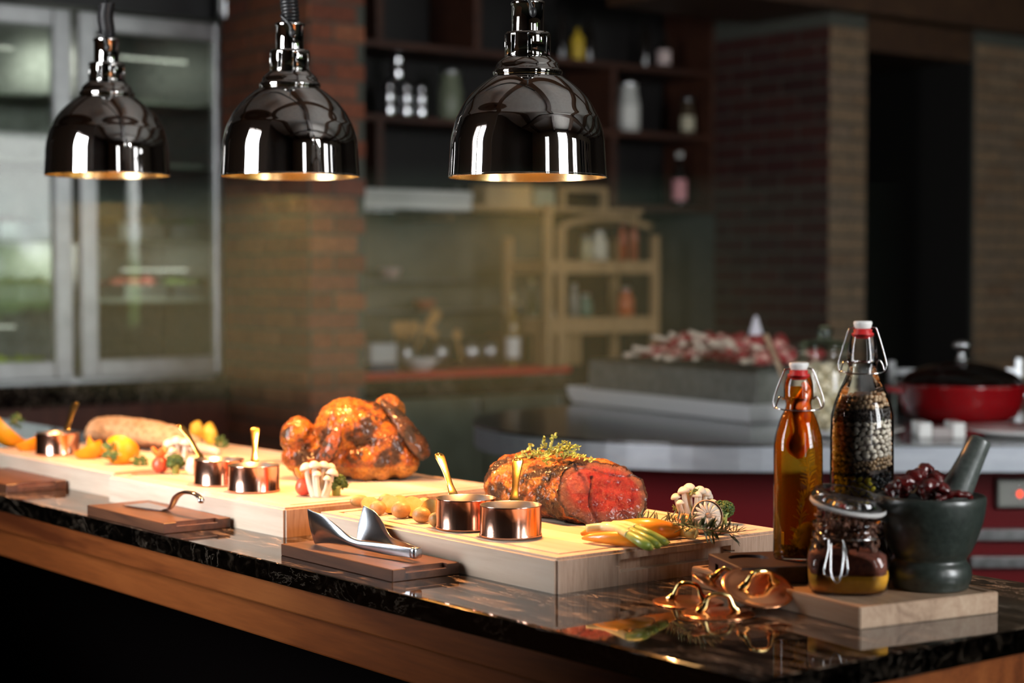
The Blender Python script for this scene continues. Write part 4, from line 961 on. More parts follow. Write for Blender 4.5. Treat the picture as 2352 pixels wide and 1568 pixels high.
def cutc(p, n):
    y, z = p.y, p.z - HZ * .5; rr = math.sqrt((y / WY) ** 2 + (z / (HZ * .5)) ** 2)
    f = fbm(Vector((y, p.z, 0)), 55, 4); g = fbm(Vector((y, p.z * .6, 5)), 130, 3)
    c = mixc((.17, .008, .011), (.26, .020, .020), sstep(-.2, .4, f)); c = mixc(c, (.32, .09, .06), sstep(.3, .6, g) * .3)
    outer = sstep(.66, .86, rr + f * .10); c = mixc(c, (.13, .045, .036), outer)
    if y > .045 or z > .028: c = mixc(c, (.27, .15, .07), sstep(.78, .9, rr + f * .06) * .8)
    c = mixc(c, (.035, .014, .012), sstep(.90, .98, rr + f * .05))
    if p.z < .02: c = mixc(c, (.13, .05, .06), .6)
    seam = abs(y + .022 + .010 * math.sin(p.z * 60)); arc = abs((p.z - .078) + .9 * (y * y) * 4 + .006 * math.sin(y * 60))
    if seam < .003 and p.z < .072: c = mixc(c, (.10, .02, .02), .7)
    if p.z > .078 - 3.6 * y * y: c = mixc(c, (.30, .06, .05), .5)
    if -.055 < y < -.022 and z > .0 and z < .028: c = mixc(c, (.36, .14, .11), .35)
    return c
color_mesh(cf.data, cutc)
ca_ = cf.data.color_attributes['col']
for i, v in enumerate(cf.data.vertices):
    r = (i // NA) / NR; f = fbm(v.co, 60, 3) * .06; c = list(ca_.data[i].color)[:3]
    c = mixc(c, (.16, .07, .05), sstep(.80, .90, r + f) * (.8 if v.co.z > .03 else .4)); c = mixc(c, (.030, .012, .010), sstep(.93, .975, r + f)); ca_.data[i].color = (*c, 1)

# ---------------- herbs
M['thyme'] = noisy('thyme_leaf', [(.3, (.22, .30, .05)), (.7, (.45, .50, .12))], 200, .5, 0, 0)
M['thyme_dark'] = noisy('dark_leaf', [(.3, (.05, .11, .03)), (.7, (.14, .22, .07))], 200, .5, 0, 0)
M['stem'] = mat('herb_stem', (.42, .40, .10), .5)
M['needle'] = noisy('rosemary_needle', [(.3, (.025, .05, .02)), (.7, (.09, .13, .06))], 150, .4, 0, 0)
def leaf_data(p, d, up, L, w):
    d = d.normalized(); s = d.cross(up); s = s.normalized() if s.length > .01 else Vector((1, 0, 0)); n = s.cross(d)
    v = [p, p + d * L * .35 + s * w + n * L * .06, p + d * L * .35 - s * w + n * L * .06, p + d * L * .75 + s * w * .8, p + d * L * .75 - s * w * .8, p + d * L]
    v2 = [q - n * .0003 for q in v]
    return v + v2, [(0, 1, 3, 5, 4, 2), (6, 8, 10, 11, 9, 7), (0, 6, 7, 1), (1, 7, 9, 3), (3, 9, 11, 5), (5, 11, 10, 4), (4, 10, 8, 2), (2, 8, 6, 0)]
def sprig(name, stems, label, L=.006, w=.0022, step=.006, m=None, cat='herb', r=.0007, per=3, group=None, stemm=None):
    base = Vector(stems[0][0]); e = empty(name, base, label, cat, group); lf = []; sd = []
    for s_ in stems:
        pts = [Vector(q) - base for q in smooth_pts(s_, 8)]; sd.append(tube_data(pts, [r * (1.2 - .7 * i / len(pts)) for i in range(len(pts))], 5)); acc = 0
        for i in range(1, len(pts)):
            acc += (pts[i] - pts[i - 1]).length
            if acc > step:
                acc = 0; t = (pts[i] - pts[i - 1]).normalized()
                for k in range(per):
                    rv = Vector((random.gauss(0, 1), random.gauss(0, 1), random.gauss(.3, 1))); rv = rv - t * rv.dot(t)
                    d = rv.normalized() + t * random.uniform(.2, .9); lf.append(leaf_data(pts[i], d, t.cross(rv) + Vector((0, 0, .01)), L * random.uniform(.7, 1.2), w * random.uniform(.8, 1.2)))
    v, f = join_data(sd); raw('stems', v, f, stemm or M['stem'], e)
    v, f = join_data(lf); o = raw('leaves', v, f, m or M['thyme'], e, smooth=False); o['kind'] = 'stuff'; return e
def rs(px, py, yv): return on(px, py, 1, yv)
ty = .43
sprig('thyme_sprig', [[rs(1180, 1050, ty), rs(1220, 1047, ty), rs(1262, 1040, ty), rs(1290, 1030, ty), rs(1320, 1038, ty)], [rs(1195, 1045, ty), rs(1215, 1032, ty), rs(1222, 1018, ty)], [rs(1215, 1045, ty), rs(1245, 1030, ty), rs(1253, 1008, ty)],
    [rs(1260, 1040, ty), rs(1268, 1020, ty), rs(1273, 998, ty)], [rs(1265, 1040, ty - .01), rs(1285, 1025, ty - .01), rs(1302, 1014, ty - .01)], [rs(1280, 1040, ty), rs(1305, 1030, ty), rs(1328, 1027, ty)], [rs(1250, 1045, ty - .02), rs(1262, 1052, ty - .04), rs(1253, 1062, ty - .045)],
    [rs(1290, 1043, ty), rs(1330, 1048, ty - .01), rs(1362, 1058, ty - .02)], [rs(1270, 1044, ty), rs(1290, 1036, ty), rs(1310, 1022, ty)], [rs(1185, 1051, ty), rs(1230, 1046, ty), rs(1275, 1042, ty)], [rs(1275, 1044, ty), rs(1298, 1048, ty), rs(1318, 1044, ty)]], 'bunch of fresh thyme sprigs lying on top of the rib roast', .0065, .0023, .0042, per=3)
q = [at(1745 - 65 * 0 - 270 + 0, 1207, BZ + .012)]
sprig('rosemary_sprig', [[at(1462, 1202, BZ + .010), at(1520, 1200, BZ + .018), at(1580, 1207, BZ + .026), at(1635, 1218, BZ + .024), at(1688, 1222, BZ + .010)], [at(1560, 1205, BZ + .010), at(1585, 1195, BZ + .016), at(1600, 1188, BZ + .02)]], 'dark green rosemary sprig lying across the cut garlic', .022, .0019, .0032, M['needle'], per=5, r=.0012, stemm=M['thyme_dark'])
yy = at(735, 1100, BZ).y
sprig('thyme_sprig', [[rs(752, 1078, yy - .01), rs(738, 1062, yy), rs(732, 1045, yy), rs(728, 1030, yy)], [rs(734, 1050, yy), rs(722, 1036, yy)], [rs(732, 1040, yy), rs(745, 1030, yy)], [rs(745, 1068, yy - .01), rs(757, 1078, yy - .02), rs(760, 1090, yy - .02)]], 'small thyme sprig standing up before the chicken breast', .0075, .0026, .005)
yg = at(1580, 1190, BZ).y
sprig('thyme_sprig', [[rs(1552, 1178, yg - .0), rs(1560, 1165, yg), rs(1573, 1158, yg)], [rs(1556, 1172, yg), rs(1552, 1164, yg - .01)], [rs(1583, 1126, yg - .012), rs(1592, 1132, yg - .012), rs(1600, 1128, yg - .012)]], 'thyme sprig tucked beside the white mushrooms near the garlic', .0075, .003, .004, M['thyme_dark'])

# ---------------- glazed chicken
cp_ = at(815, 1098, BZ)
ck = empty('roast_chicken', cp_, 'glazed whole roast chicken with charred wings on the middle board', 'chicken', rz=LZ)
ell = [((-.012, .0, .094), (.064, .070, .062)), ((.022, .005, .088), (.062, .070, .060), (0, .35, 0)), ((.060, .0, .062), (.066, .072, .060), (0, .4, 0)), ((.03, -.012, .040), (.082, .066, .040)), ((.092, -.025, .040), (.034, .040, .038)), ((-.03, .0, .045), (.055, .06, .042)),
       ((-.108, -.012, .082), (.032, .034, .040), (0, .25, 0)), ((-.092, -.008, .072), (.030, .030, .032)), ((-.105, -.022, .040), (.033, .030, .026)), ((-.078, -.025, .028), (.040, .030, .022)), ((-.06, .0, .05), (.035, .03, .03)),
       ((.070, .055, .125), (.026, .028, .026)), ((.060, .045, .105), (.03, .03, .03)), ((.02, -.045, .014), (.028, .02, .014)), ((.055, -.045, .012), (.018, .02, .012)), ((-.10, .0, .012), (.02, .02, .012)), ((.095, -.005, .012), (.015, .018, .012))]
me = blob_mesh('chicken_body', ell, .0026, 26)
displace(me, lambda p: .0026 * fbm(p, 40, 4) + .0018 * fbm(p, 120, 4) - .0035 * max(0, 1 - abs(p.x - .012 - .02 * math.sin(p.z * 25)) / .006) * (1 if p.y < 0 and p.z > .07 else 0))
M['glaze'] = colmat('glazed_skin', .45, .45, 230, 1.0, .005, rnoise=(.22, .6), coat_r=.12, amt=.75, dark=.12)
def chc(p, n):
    f = fbm(p, 30, 4); g = fbm(p + Vector((2, 5, 1)), 70, 4)
    c = mixc((.25, .062, .006), (.42, .155, .010), sstep(-.2, .35, g + .6 * (p.z - .08) / .08 * (1 if p.x < .02 else .2)))
    dk = sstep(-.10, .50, f * 1.3 + .35 * fbm(p * 1.0 + Vector((9, 3, 3)), 95, 3) + .46 * math.exp(-((p.x - .055) ** 2 + (p.z - .065) ** 2) / .0022) - .30 * sstep(.10, .15, p.z) - .12 + .16 * math.exp(-((p.x + .10) ** 2 + (p.z - .06) ** 2) / .0006))
    c = mixc(c, (.17, .048, .008), sstep(0, .5, dk)); c = mixc(c, (.026, .012, .006), sstep(.45, 1.0, dk) * .95)
    if p.z < .028: c = mixc(c, (.46, .22, .03), .6)
    return c
color_mesh(me, chc); link('body', me, M['glaze'], ck, smooth=True)
def limb(name, pts, rad, flat, base, tip, lb=None):
    v, f = tube_data(smooth_pts(pts, 8), smooth_vals(rad, 8), 20, flat); me = bpy.data.meshes.new(name); me.from_pydata([tuple(x) for x in v], [], f); me.update()
    o = bpy.data.objects.new(name, me); COL.objects.link(o); m = o.modifiers.new('s', 'SUBSURF'); m.levels = m.render_levels = 1; me2 = evaluated(o); bpy.data.objects.remove(o)
    displace(me2, lambda p: .0018 * fbm(p, 80, 3)); color_mesh(me2, lambda p, n: mixc(base, tip, sstep(-.15, .25, fbm(p, 50, 4)))); o = link(name, me2, M['glaze'], ck, smooth=True)
    if lb: o['label'] = lb
limb('wing', [(.052, -.012, .150), (.085, -.035, .120), (.108, -.045, .088), (.128, -.040, .062), (.138, -.035, .045)], [.008, .018, .023, .025, .014], .6, (.10, .04, .015), (.025, .018, .012), 'long dark charred wing')
limb('wing', [(-.022, -.078, .112), (-.030, -.088, .088), (-.042, -.090, .060), (-.052, -.086, .040)], [.005, .016, .018, .010], .6, (.28, .07, .02), (.022, .020, .020), 'short charred wing tip')
limb('wing', [(-.025, -.080, .050), (-.036, -.090, .034), (-.044, -.086, .018)], [.005, .011, .006], .6, (.20, .06, .015), (.04, .03, .02))
limb('drumstick', [(.040, .040, .135), (.062, .045, .140), (.072, .042, .128)], [.010, .020, .018], 1, (.50, .17, .015), (.30, .08, .01), 'drumstick end')

# ---------------- crumb-crusted long roast on the far board
pa_, pb_ = at(205, 1022, BZ), at(462, 1046, BZ)
pa_ = pa_ + FW * .03; pb_ = pb_ + FW * .03
d_ = (pb_ - pa_); Lf = d_.length; rz_ = math.atan2(d_.y, d_.x)
fe = empty('crusted_roast', pa_, 'long pale crumb-crusted roast with a bare bone end, on the farthest board', 'meat', rz=rz_)
V = []; F_ = []; NU, NA = 90, 70
prof = [(0, .006), (.03, .026), (.10, .035), (.3, .036), (.55, .034), (.75, .030), (.9, .021), (1, .010)]
def pv_(t):
    for (a, ra_), (b, rb_) in zip(prof, prof[1:]):
        if t <= b: return ra_ + (rb_ - ra_) * sstep(a, b, t)
for i in range(NU + 1):
    t = i / NU; r = pv_(t)
    for k in range(NA):
        an = 2 * math.pi * k / NA; p = Vector((t * Lf, r * 1.25 * math.cos(an), r + r * .92 * math.sin(an) - .002))
        n = Vector((0, math.cos(an), math.sin(an))); p += n * (.004 * fbm(p, 60, 4) + .002 * noise.noise(p * 260)); p.z = max(p.z, .0005); V.append(p)
for i in range(NU):
    for k in range(NA): a = i * NA + k; b = i * NA + (k + 1) % NA; F_.append((a, a + NA, b + NA, b))
F_.append(tuple(range(NA))); F_.append(tuple(reversed([NU * NA + k for k in range(NA)])))
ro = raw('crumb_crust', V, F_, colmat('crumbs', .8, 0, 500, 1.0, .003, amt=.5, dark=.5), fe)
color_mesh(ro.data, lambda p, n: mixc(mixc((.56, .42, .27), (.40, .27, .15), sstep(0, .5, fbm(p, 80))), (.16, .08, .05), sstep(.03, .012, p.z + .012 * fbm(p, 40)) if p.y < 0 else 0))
tube('bare_bone', [(Lf - .02, 0, .014), (Lf + .03, -.004, .012), (Lf + .055, -.006, .008)], [.013, .008, .009], mat('bone_pale', (.66, .55, .44), .5), fe, 12)

# ---------------- fruit and vegetables
M['orange_skin'] = noisy('orange_skin', [(.3, (.75, .26, .005)), (.7, (.88, .36, .01))], 60, .4, 0, .5, .001, bscale=400)
M['orange_flesh'] = noisy('orange_flesh', [(.3, (.85, .42, .03)), (.7, (.95, .58, .08))], 50, .35, 0, .3, .001)
def orange_piece(p, r, rot, label, a0=-1.0, a1=1.0):
    e = empty('orange_piece', p, label, 'orange', 'carved orange pieces on the farthest board', rot=rot)
    n, m_ = 16, 14; V = []; F_ = []
    for i in range(n + 1):
        a = a0 + (a1 - a0) * i / n
        for j in range(m_ + 1):
            t = -math.pi / 2 + math.pi * j / m_; V.append((r * math.cos(t) * math.cos(a), r * math.cos(t) * math.sin(a), r * math.sin(t)))
    for i in range(n):
        for j in range(m_): q = i * (m_ + 1) + j; F_.append((q, q + m_ + 1, q + m_ + 2, q + 1))
    raw('peel', V, F_, M['orange_skin'], e)
    V = []; F_ = []
    for a in (a0, a1):
        o = len(V)
        for j in range(m_ + 1):
            t = -math.pi / 2 + math.pi * j / m_; V.append((r * .985 * math.cos(t) * math.cos(a), r * .985 * math.cos(t) * math.sin(a), r * .985 * math.sin(t)))
        for j in range(m_ + 1):
            t = -math.pi / 2 + math.pi * j / m_; V.append((r * .30 * math.cos(t) * math.cos((a0 + a1) / 2), r * .30 * math.cos(t) * math.sin((a0 + a1) / 2), r * .96 * math.sin(t)))
        for j in range(m_): F_.append((o + j, o + j + 1, o + m_ + 2 + j, o + m_ + 1 + j))
    raw('flesh', V, F_, M['orange_flesh'], e); return e
def opiece(px, py, r, rx, ry, rz, lb, a=1.0, dz=0):
    q_ = Quaternion((0, 0, 1), LZ + rz) @ Quaternion((0, 1, 0), ry) @ Quaternion((1, 0, 0), rx) @ Matrix(((0, 0, 1), (-.80, .60, 0), (-.60, -.80, 0))).to_quaternion(); c = at(px, py, BZ); orange_piece(c + Vector((0, 0, r * .80 + dz)), r, q_.to_euler(), lb, -a, a)
opiece(30, 1024, .047, .0, .75, .0, 'tall orange wedge at the left edge, before the green parsley', .75, .006)
opiece(64, 1034, .030, .0, -.35, .2, 'small orange wedge between the left edge and the copper pan', .7)
opiece(200, 1052, .032, .0, -.45, .1, 'orange wedge just right of the farthest copper pan', .7)
opiece(236, 1048, .034, .1, .6, -.1, 'orange wedge with raised tip, middle of the three right of the pan', .75)
opiece(282, 1064, .037, -.15, .25, .0, 'large orange half facing the camera, rightmost of the orange pieces', 1.45, .0)
def parsley(px, py, z, s, label):
    p = at(px, py, z) if px is not None else py; st = []
    for k in range(5): a = k * 1.25; st.append([p, p + RT * s * .5 * math.cos(a) + Vector((0, 0, s * .5 * math.sin(a))) - FW * .004, p + RT * s * math.cos(a) * .9 + Vector((0, 0, s * math.sin(a) + .0))])
    sprig('parsley_sprig', st, label, .010, .005, .006, M['thyme_dark'], per=4)
parsley(None, at(266, 1064, BZ) - FW * .034 + Vector((0, 0, .028)), 0, .018, 'green parsley draped over the rightmost orange half'); parsley(None, at(30, 1024, BZ) + FW * .010 + RT * .006 + Vector((0, 0, .056)), 0, .013, 'green parsley sprig behind the tall orange wedge at the left edge')
parsley(320, 1062, BZ + .006, .014, 'parsley leaf lying on the board beside the rightmost orange half'); parsley(505, 1018, BZ + .01, .016, 'green herb sprig right of the yellow wedges')
yel = noisy('yellow_fruit', [(.3, (.80, .45, .03)), (.7, (.92, .62, .10))], 50, .35, 0, .2)
for px, py, lb in ((452, 1014, 'yellow fruit wedge beside the crusted roast, left of two'), (482, 1020, 'yellow fruit wedge beside the crusted roast, right of two')):
    v, f = ico_data((0, 0, .024), (.017, .016, .026), 3, Euler((.1, .25 if px < 460 else -.1, 0)), .2); tag(raw('fruit_wedge', v, f, yel, None, at(px, py, BZ)), lb, 'fruit', 'yellow fruit wedges on the farthest board')
# potatoes
M['pot_skin'] = noisy('potato_skin', [(.3, (.36, .19, .06)), (.7, (.55, .33, .13))], 120, .45, 0, .4, .001)
M['pot_cut'] = noisy('potato_flesh', [(.3, (.50, .33, .08)), (.7, (.62, .46, .17))], 100, .4, 0, .3, .0008)
PT = [(826, 1163, 0, .3, .017, .010), (850, 1170, 1, .2, .0155, .011), (868, 1183, 0, .0, .014, .012), (897, 1180, 1, -.3, .0165, .0155), (886, 1160, 0, 0, .013, .010), (917, 1166, 1, .5, .016, .011), (921, 1190, 0, .1, .016, .014), (947, 1188, 1, .1, .0175, .0175), (968, 1201, 0, -.2, .015, .013), (990, 1196, 1, .2, .016, .018), (974, 1178, 0, 0, .014, .013), (1003, 1210, 0, .2, .013, .012)]
PL = ['browned potato half, farthest left beside the tongs', 'cut potato lying left of the row, second from the left end', 'skin-side potato in the front row, third from the left', 'yellow cut potato facing forward, left of centre', 'small potato behind the left part of the row', 'cut potato behind the middle of the row', 'skin-side potato in front of the row centre', 'brightest round cut potato face in the middle of the row', 'skin-side potato low in front, right part of the row', 'bright cut potato face nearest the copper pans', 'potato half-hidden behind the row, right part', 'skin-side potato touching the left copper pan']
for (px, py, cut, rz, r, h), lb in zip(PT, PL):
    p = at(px, py, BZ); e = empty('baby_potato', p, lb, 'potato', 'roasted baby potatoes on the nearest board', rz=LZ + rz)
    bm = bmesh.new(); bmesh.ops.create_icosphere(bm, subdivisions=3, radius=1)
    for v in bm.verts: v.co = Vector((v.co.x * r, v.co.y * h * .9, v.co.z * h)) * (1 + .06 * noise.noise(v.co * 2 + p * 30))
    if cut:
        nrm = Vector((.1, -.85, .42)).normalized(); bmesh.ops.bisect_plane(bm, geom=bm.verts[:] + bm.edges[:] + bm.faces[:], plane_co=nrm * h * .12, plane_no=nrm, clear_outer=True)
        eg = [q for q in bm.edges if len(q.link_faces) == 1]; nf = bmesh.ops.contextual_create(bm, geom=eg)['faces']
        cb = bmesh.new(); vv = [cb.verts.new(v.co * 1.0 + nrm * .0004) for v in nf[0].verts]; fc = cb.faces.new(vv); cb.normal_update()
        if fc.normal.dot(nrm) < 0: fc.normal_flip()
        r_ = bmesh.ops.inset_region(cb, faces=[fc], thickness=.0015); bmesh.ops.translate(cb, vec=nrm * .0008, verts=list(fc.verts))
        o2 = bm_obj('cut_side', cb, M['pot_cut'], e, (0, 0, h * .97))
    bm_obj('skin', bm, M['pot_skin'], e, (0, 0, h * .97), smooth=not cut)
# mushrooms
M['mush'] = mat('white_mushroom', (.66, .58, .47), .45, sss=.15)
def mushrooms(px, py, caps, label, k=1.0):
    p = at(px, py, BZ); e = empty('mushroom_cluster', p, label, 'mushrooms', 'white mushroom clusters on the boards', rz=LZ)
    for i, (x, z, r, b) in enumerate(caps):
        top = Vector((x, b, z)) * k; foot = Vector((x * .35, b * .4, 0)) * k
        tube('mushroom_stem', smooth_pts([foot, foot.lerp(top, .5) + Vector((x * .12 * k, 0, 0)), top], 5), smooth_vals([r * .75 * k, r * .45 * k, r * .38 * k], 5), M['mush'], e, 12)
        prof = [(0, r * .9), (r * .35, r * .84), (r * .72, r * .58), (r * .98, r * .12), (r * .96, -r * .12), (r * .75, -r * .22), (r * .3, -r * .10), (0, -r * .1)]
        lathe('mushroom_cap', [(a * k, c * k) for a, c in prof], M['mush'], e, top, (random.uniform(-.3, .1), x * 9, 0), seg=24)
mushrooms(1590, 1192, [(-.026, .034, .0085, .0), (-.014, .044, .0105, -.006), (-.004, .047, .011, .008), (.006, .038, .0085, -.010), (.012, .044, .0105, .0), (.022, .040, .010, .006), (.032, .024, .0095, -.004), (.026, .034, .009, .012), (-.02, .026, .007, -.008)], 'white mushroom cluster behind the garlic, right end of the nearest board', 1.0)
mushrooms(735, 1140, [(-.024, .050, .0125, .0), (-.010, .054, .012, -.004), (.006, .052, .0125, .004), (.022, .040, .012, -.002), (-.004, .040, .0085, -.012), (.014, .032, .008, -.010), (.018, .050, .010, .010)], 'white mushroom cluster before the chicken, beside the broccoli', .98)
mushrooms(412, 1072, [(-.020, .045, .0135, .0), (-.004, .050, .014, .0), (.014, .046, .0145, -.003), (.022, .034, .011, .004), (-.012, .032, .010, -.012)], 'white mushroom cluster left of the middle copper pans', 1.0)
# broccoli
M['broc'] = noisy('broccoli_green', [(.3, (.015, .045, .008)), (.6, (.05, .11, .02)), (.8, (.14, .20, .03))], 220, .6, 0, .6, .001)
M['broc_stem'] = mat('broccoli_stem', (.30, .40, .12), .5)
def broccoli(px, py, r, label, tilt=0):
    p = at(px, py, BZ); e = empty('broccoli_floret', p, label, 'broccoli', 'green broccoli florets on the boards', rz=LZ)
    tube('stem', [(0, .004, 0), (0, .002, r * .7), (0, 0, r)], [r * .35, r * .4, r * .6], M['broc_stem'], e, 10)
    rnd = random.Random(px)
    for k in range(9):
        a = k * 2.4; rr = r * .62 * math.sqrt((k + .3) / 9); zc = r * 1.05 + r * .35 * (1 - (rr / r) ** 2); c = Vector((rr * math.cos(a), rr * math.sin(a), zc - (.35 * r if k > 5 else 0))); prt = []
        for j in range(34):
            d = Vector((rnd.gauss(0, 1), rnd.gauss(0, 1), rnd.gauss(.35, 1))).normalized(); prt.append(ico_data(d * r * .40, r * .10, 1, None, .5))
        prt.append(ico_data((0, 0, 0), r * .40, 1)); v, f = join_data(prt); raw('floret', v, f, M['broc'], e, c)
broccoli(1660, 1203, .020, 'broccoli floret at the right end of the nearest board'); broccoli(772, 1138, .021, 'broccoli floret before the chicken'); broccoli(402, 1088, .021, 'broccoli floret beside the middle board corner, left of the copper pans')
# cherry tomatoes with peeled skin curls
M['tom'] = noisy('tomato', [(.3, (.62, .05, .025)), (.7, (.78, .12, .06))], 40, .3, 0, .1, sss=.1)
M['tomcurl'] = noisy('tomato_curl', [(.3, (.70, .16, .03)), (.7, (.82, .30, .08))], 60, .35, 0, .2)
def tomato(px, py, r, label):
    p = at(px, py, BZ); e = empty('cherry_tomato', p, label, 'tomato', 'peeled cherry tomatoes on the middle board', rz=LZ)
    lathe('fruit', [(0, 0)] + [(r * math.cos(a) * (1 - .08 * math.sin(a)), r * 1.05 + r * 1.05 * math.sin(a)) for a in [-1.4 + i * .2 for i in range(14)]] + [(0, 2.08 * r)], M['tom'], e, seg=32)
    for k in range(5):
        a = k * 1.257; pts = smooth_pts([(r * .35 * math.cos(a), r * .35 * math.sin(a), r * 1.95), (r * .8 * math.cos(a), r * .8 * math.sin(a), r * 2.5), (r * 1.15 * math.cos(a), r * 1.15 * math.sin(a), r * 3.1 + .002 * (k % 2))], 4)
        tube('skin_curl', pts, smooth_vals([r * .35, r * .5, r * .1], 4), M['tomcurl'], e, 8, .18)
tomato(698, 1138, .0155, 'red peeled cherry tomato with skin curls, before the chicken'); tomato(368, 1086, .0165, 'red peeled cherry tomato left of the broccoli and the middle pans')
tt = raw('tomato_slice', *ico_data((0, 0, .008), (.019, .012, .008), 3, None, .3), M['tomcurl'], None, at(1575, 1203, BZ)); tag(tt, 'orange-red tomato piece under the rosemary, below the mushrooms', 'tomato')
# garlic
M['garlic'] = noisy('garlic', [(.3, (.70, .56, .42)), (.7, (.85, .76, .64))], 130, .5, 0, .3, .0006, (1, 1, .2))
M['garlic_brown'] = noisy('grilled_garlic', [(.3, (.16, .08, .05)), (.7, (.60, .42, .28))], 160, .5, 0, .3)
gl = at(1625, 1222, BZ)
ge = empty('garlic_half', gl + Vector((0, 0, .024)) + FW * .006, 'grilled half garlic bulb facing the camera under the rosemary', 'garlic', rot=(math.radians(68), 0, LZ + .15))
lathe('outer_skin', [(0, -.020), (.012, -.018), (.022, -.010), (.0245, 0), (.0245, .003), (.023, .0035)], M['garlic_brown'], ge, seg=40)
lathe('inner_flesh', [(0, .0015), (.0225, .0010), (.0235, -.004)], M['garlic'], ge, seg=40)
for k in range(15):
    a = k * 2 * math.pi / 15; v, f = ico_data((.0130 * math.cos(a), .0130 * math.sin(a), .0012), (.0100, .0030, .0042), 2, Euler((0, 0, a)), .2); raw('clove', v, f, M['garlic'], ge)
raw('root_core', *ico_data((0, 0, .003), (.0045, .0045, .003), 2, None, .6), M['garlic_brown'], ge)
gw_ = raw('garlic_clove', *ico_data((0, 0, .017), (.014, .013, .017), 3, None, .3), M['garlic'], None, at(442, 1090, BZ)); tag(gw_, 'pale garlic bulb touching the rear copper pan of the middle pair', 'garlic')
# carrots + asparagus
M['carrot'] = noisy('carrot', [(.3, (.78, .25, .01)), (.7, (.90, .38, .03))], 40, .3, 0, .15, .0005, (.2, 1, 1), coat=.4)
M['asp_w'] = noisy('asparagus_pale', [(.3, (.72, .62, .24)), (.7, (.82, .76, .40))], 50, .35, 0, .1, coat=.3); M['asp_g'] = noisy('asparagus_green', [(.3, (.20, .31, .04)), (.7, (.40, .48, .10))], 60, .35, 0, .3, .0008, coat=.3)
def zpts(L_): return [at(px, py, BZ + z) for px, py, z in L_]
def veg(name, pts, rad, m, lb, cat, grp, n=6, seg=16, flat=None):
    b = pts[0].copy(); e = empty(name, b, lb, cat, grp); tube(name + '_body', [p - b for p in smooth_pts(pts, n)], smooth_vals(rad, n), m, e, seg, flat); return e, b
e, b = veg('carrot', zpts([(1338, 1236, .006), (1358, 1234, .009), (1400, 1235, .011), (1450, 1238, .011), (1490, 1243, .008), (1500, 1244, .006)]), [.002, .006, .0095, .011, .0085, .003], M['carrot'], 'orange baby carrot under the asparagus, front one', 'carrot', 'baby carrots on the nearest board')
e, b = veg('carrot', zpts([(1400, 1212, .010), (1450, 1212, .013), (1500, 1214, .0145), (1540, 1218, .0115), (1560, 1220, .0085)]), [.008, .0135, .0155, .0115, .0075], M['carrot'], 'orange baby carrot with a green stem end, behind the asparagus', 'carrot', 'baby carrots on the nearest board')
pts = [p - b for p in zpts([(1552, 1220, .0085), (1572, 1222, .0085), (1596, 1225, .009)])]; tube('stem_end', pts, [.0074, .0072, .0080], M['asp_w'], e, 14)
e, b = veg('carrot', zpts([(1336, 1226, .006), (1360, 1219, .012), (1400, 1219, .016), (1440, 1220, .014)]), [.003, .006, .007, .004], M['carrot'], 'thin yellow-orange carrot strip just behind the front carrot', 'carrot', 'baby carrots on the nearest board')
def spear(w_, g_, lb, r=.0058):
    e, b = veg('asparagus_spear', zpts(w_), [r * .9, r, r, r][:len(w_)], M['asp_w'], lb, 'asparagus', 'asparagus spears on the nearest board')
    gp_ = zpts(g_); tube('green_tip', [p - b for p in smooth_pts(gp_, 6)], smooth_vals([r * .98, r * 1.12, r * 1.2, r * .95, r * .2], 6), M['asp_g'], e, 14)
    for k in range(6):
        t = .15 + .13 * k; q_ = smooth_pts(gp_, 6); i = int(t * (len(q_) - 1)); d = (q_[i + 1] - q_[i]).normalized(); a = k * 2.4
        o_ = d.orthogonal().normalized(); o_ = Quaternion(d, a) @ o_; raw('bract', *ico_data(q_[i] - b + o_ * r * .75, (.005, .0022, .0016), 1, d.to_track_quat('X', 'Z')), M['asp_g'], e)
spear([(1347, 1213, .020), (1385, 1210, .022), (1420, 1214, .024), (1445, 1228, .022)], [(1443, 1227, .022), (1462, 1238, .018), (1480, 1249, .013), (1492, 1256, .009), (1500, 1260, .0075)], 'asparagus spear ending nearest the board edge, front one', .0062)
spear([(1385, 1206, .020), (1420, 1208, .023), (1450, 1218, .023)], [(1448, 1217, .023), (1472, 1230, .019), (1495, 1243, .013), (1510, 1252, .008), (1516, 1255, .007)], 'asparagus spear in the middle of the three', .0058)
spear([(1410, 1203, .020), (1440, 1205, .024), (1462, 1212, .024)], [(1460, 1211, .024), (1485, 1223, .020), (1510, 1236, .013), (1528, 1245, .008), (1535, 1248, .007)], 'asparagus spear with the brightest green tip, rear one', .0058)
# dark pan juices slices under the garlic
for px, py, lb in ((1650, 1226, 'dark grilled slice under the rosemary, right one'), (1605, 1225, 'dark grilled slice under the rosemary, left one')):
    o = raw('grilled_slice', *ico_data((0, 0, .004), (.022, .012, .0038), 3, None, .3), mat('grilled', (.10, .05, .035), .4), None, at(px, py, BZ)); tag(o, lb, 'garnish')
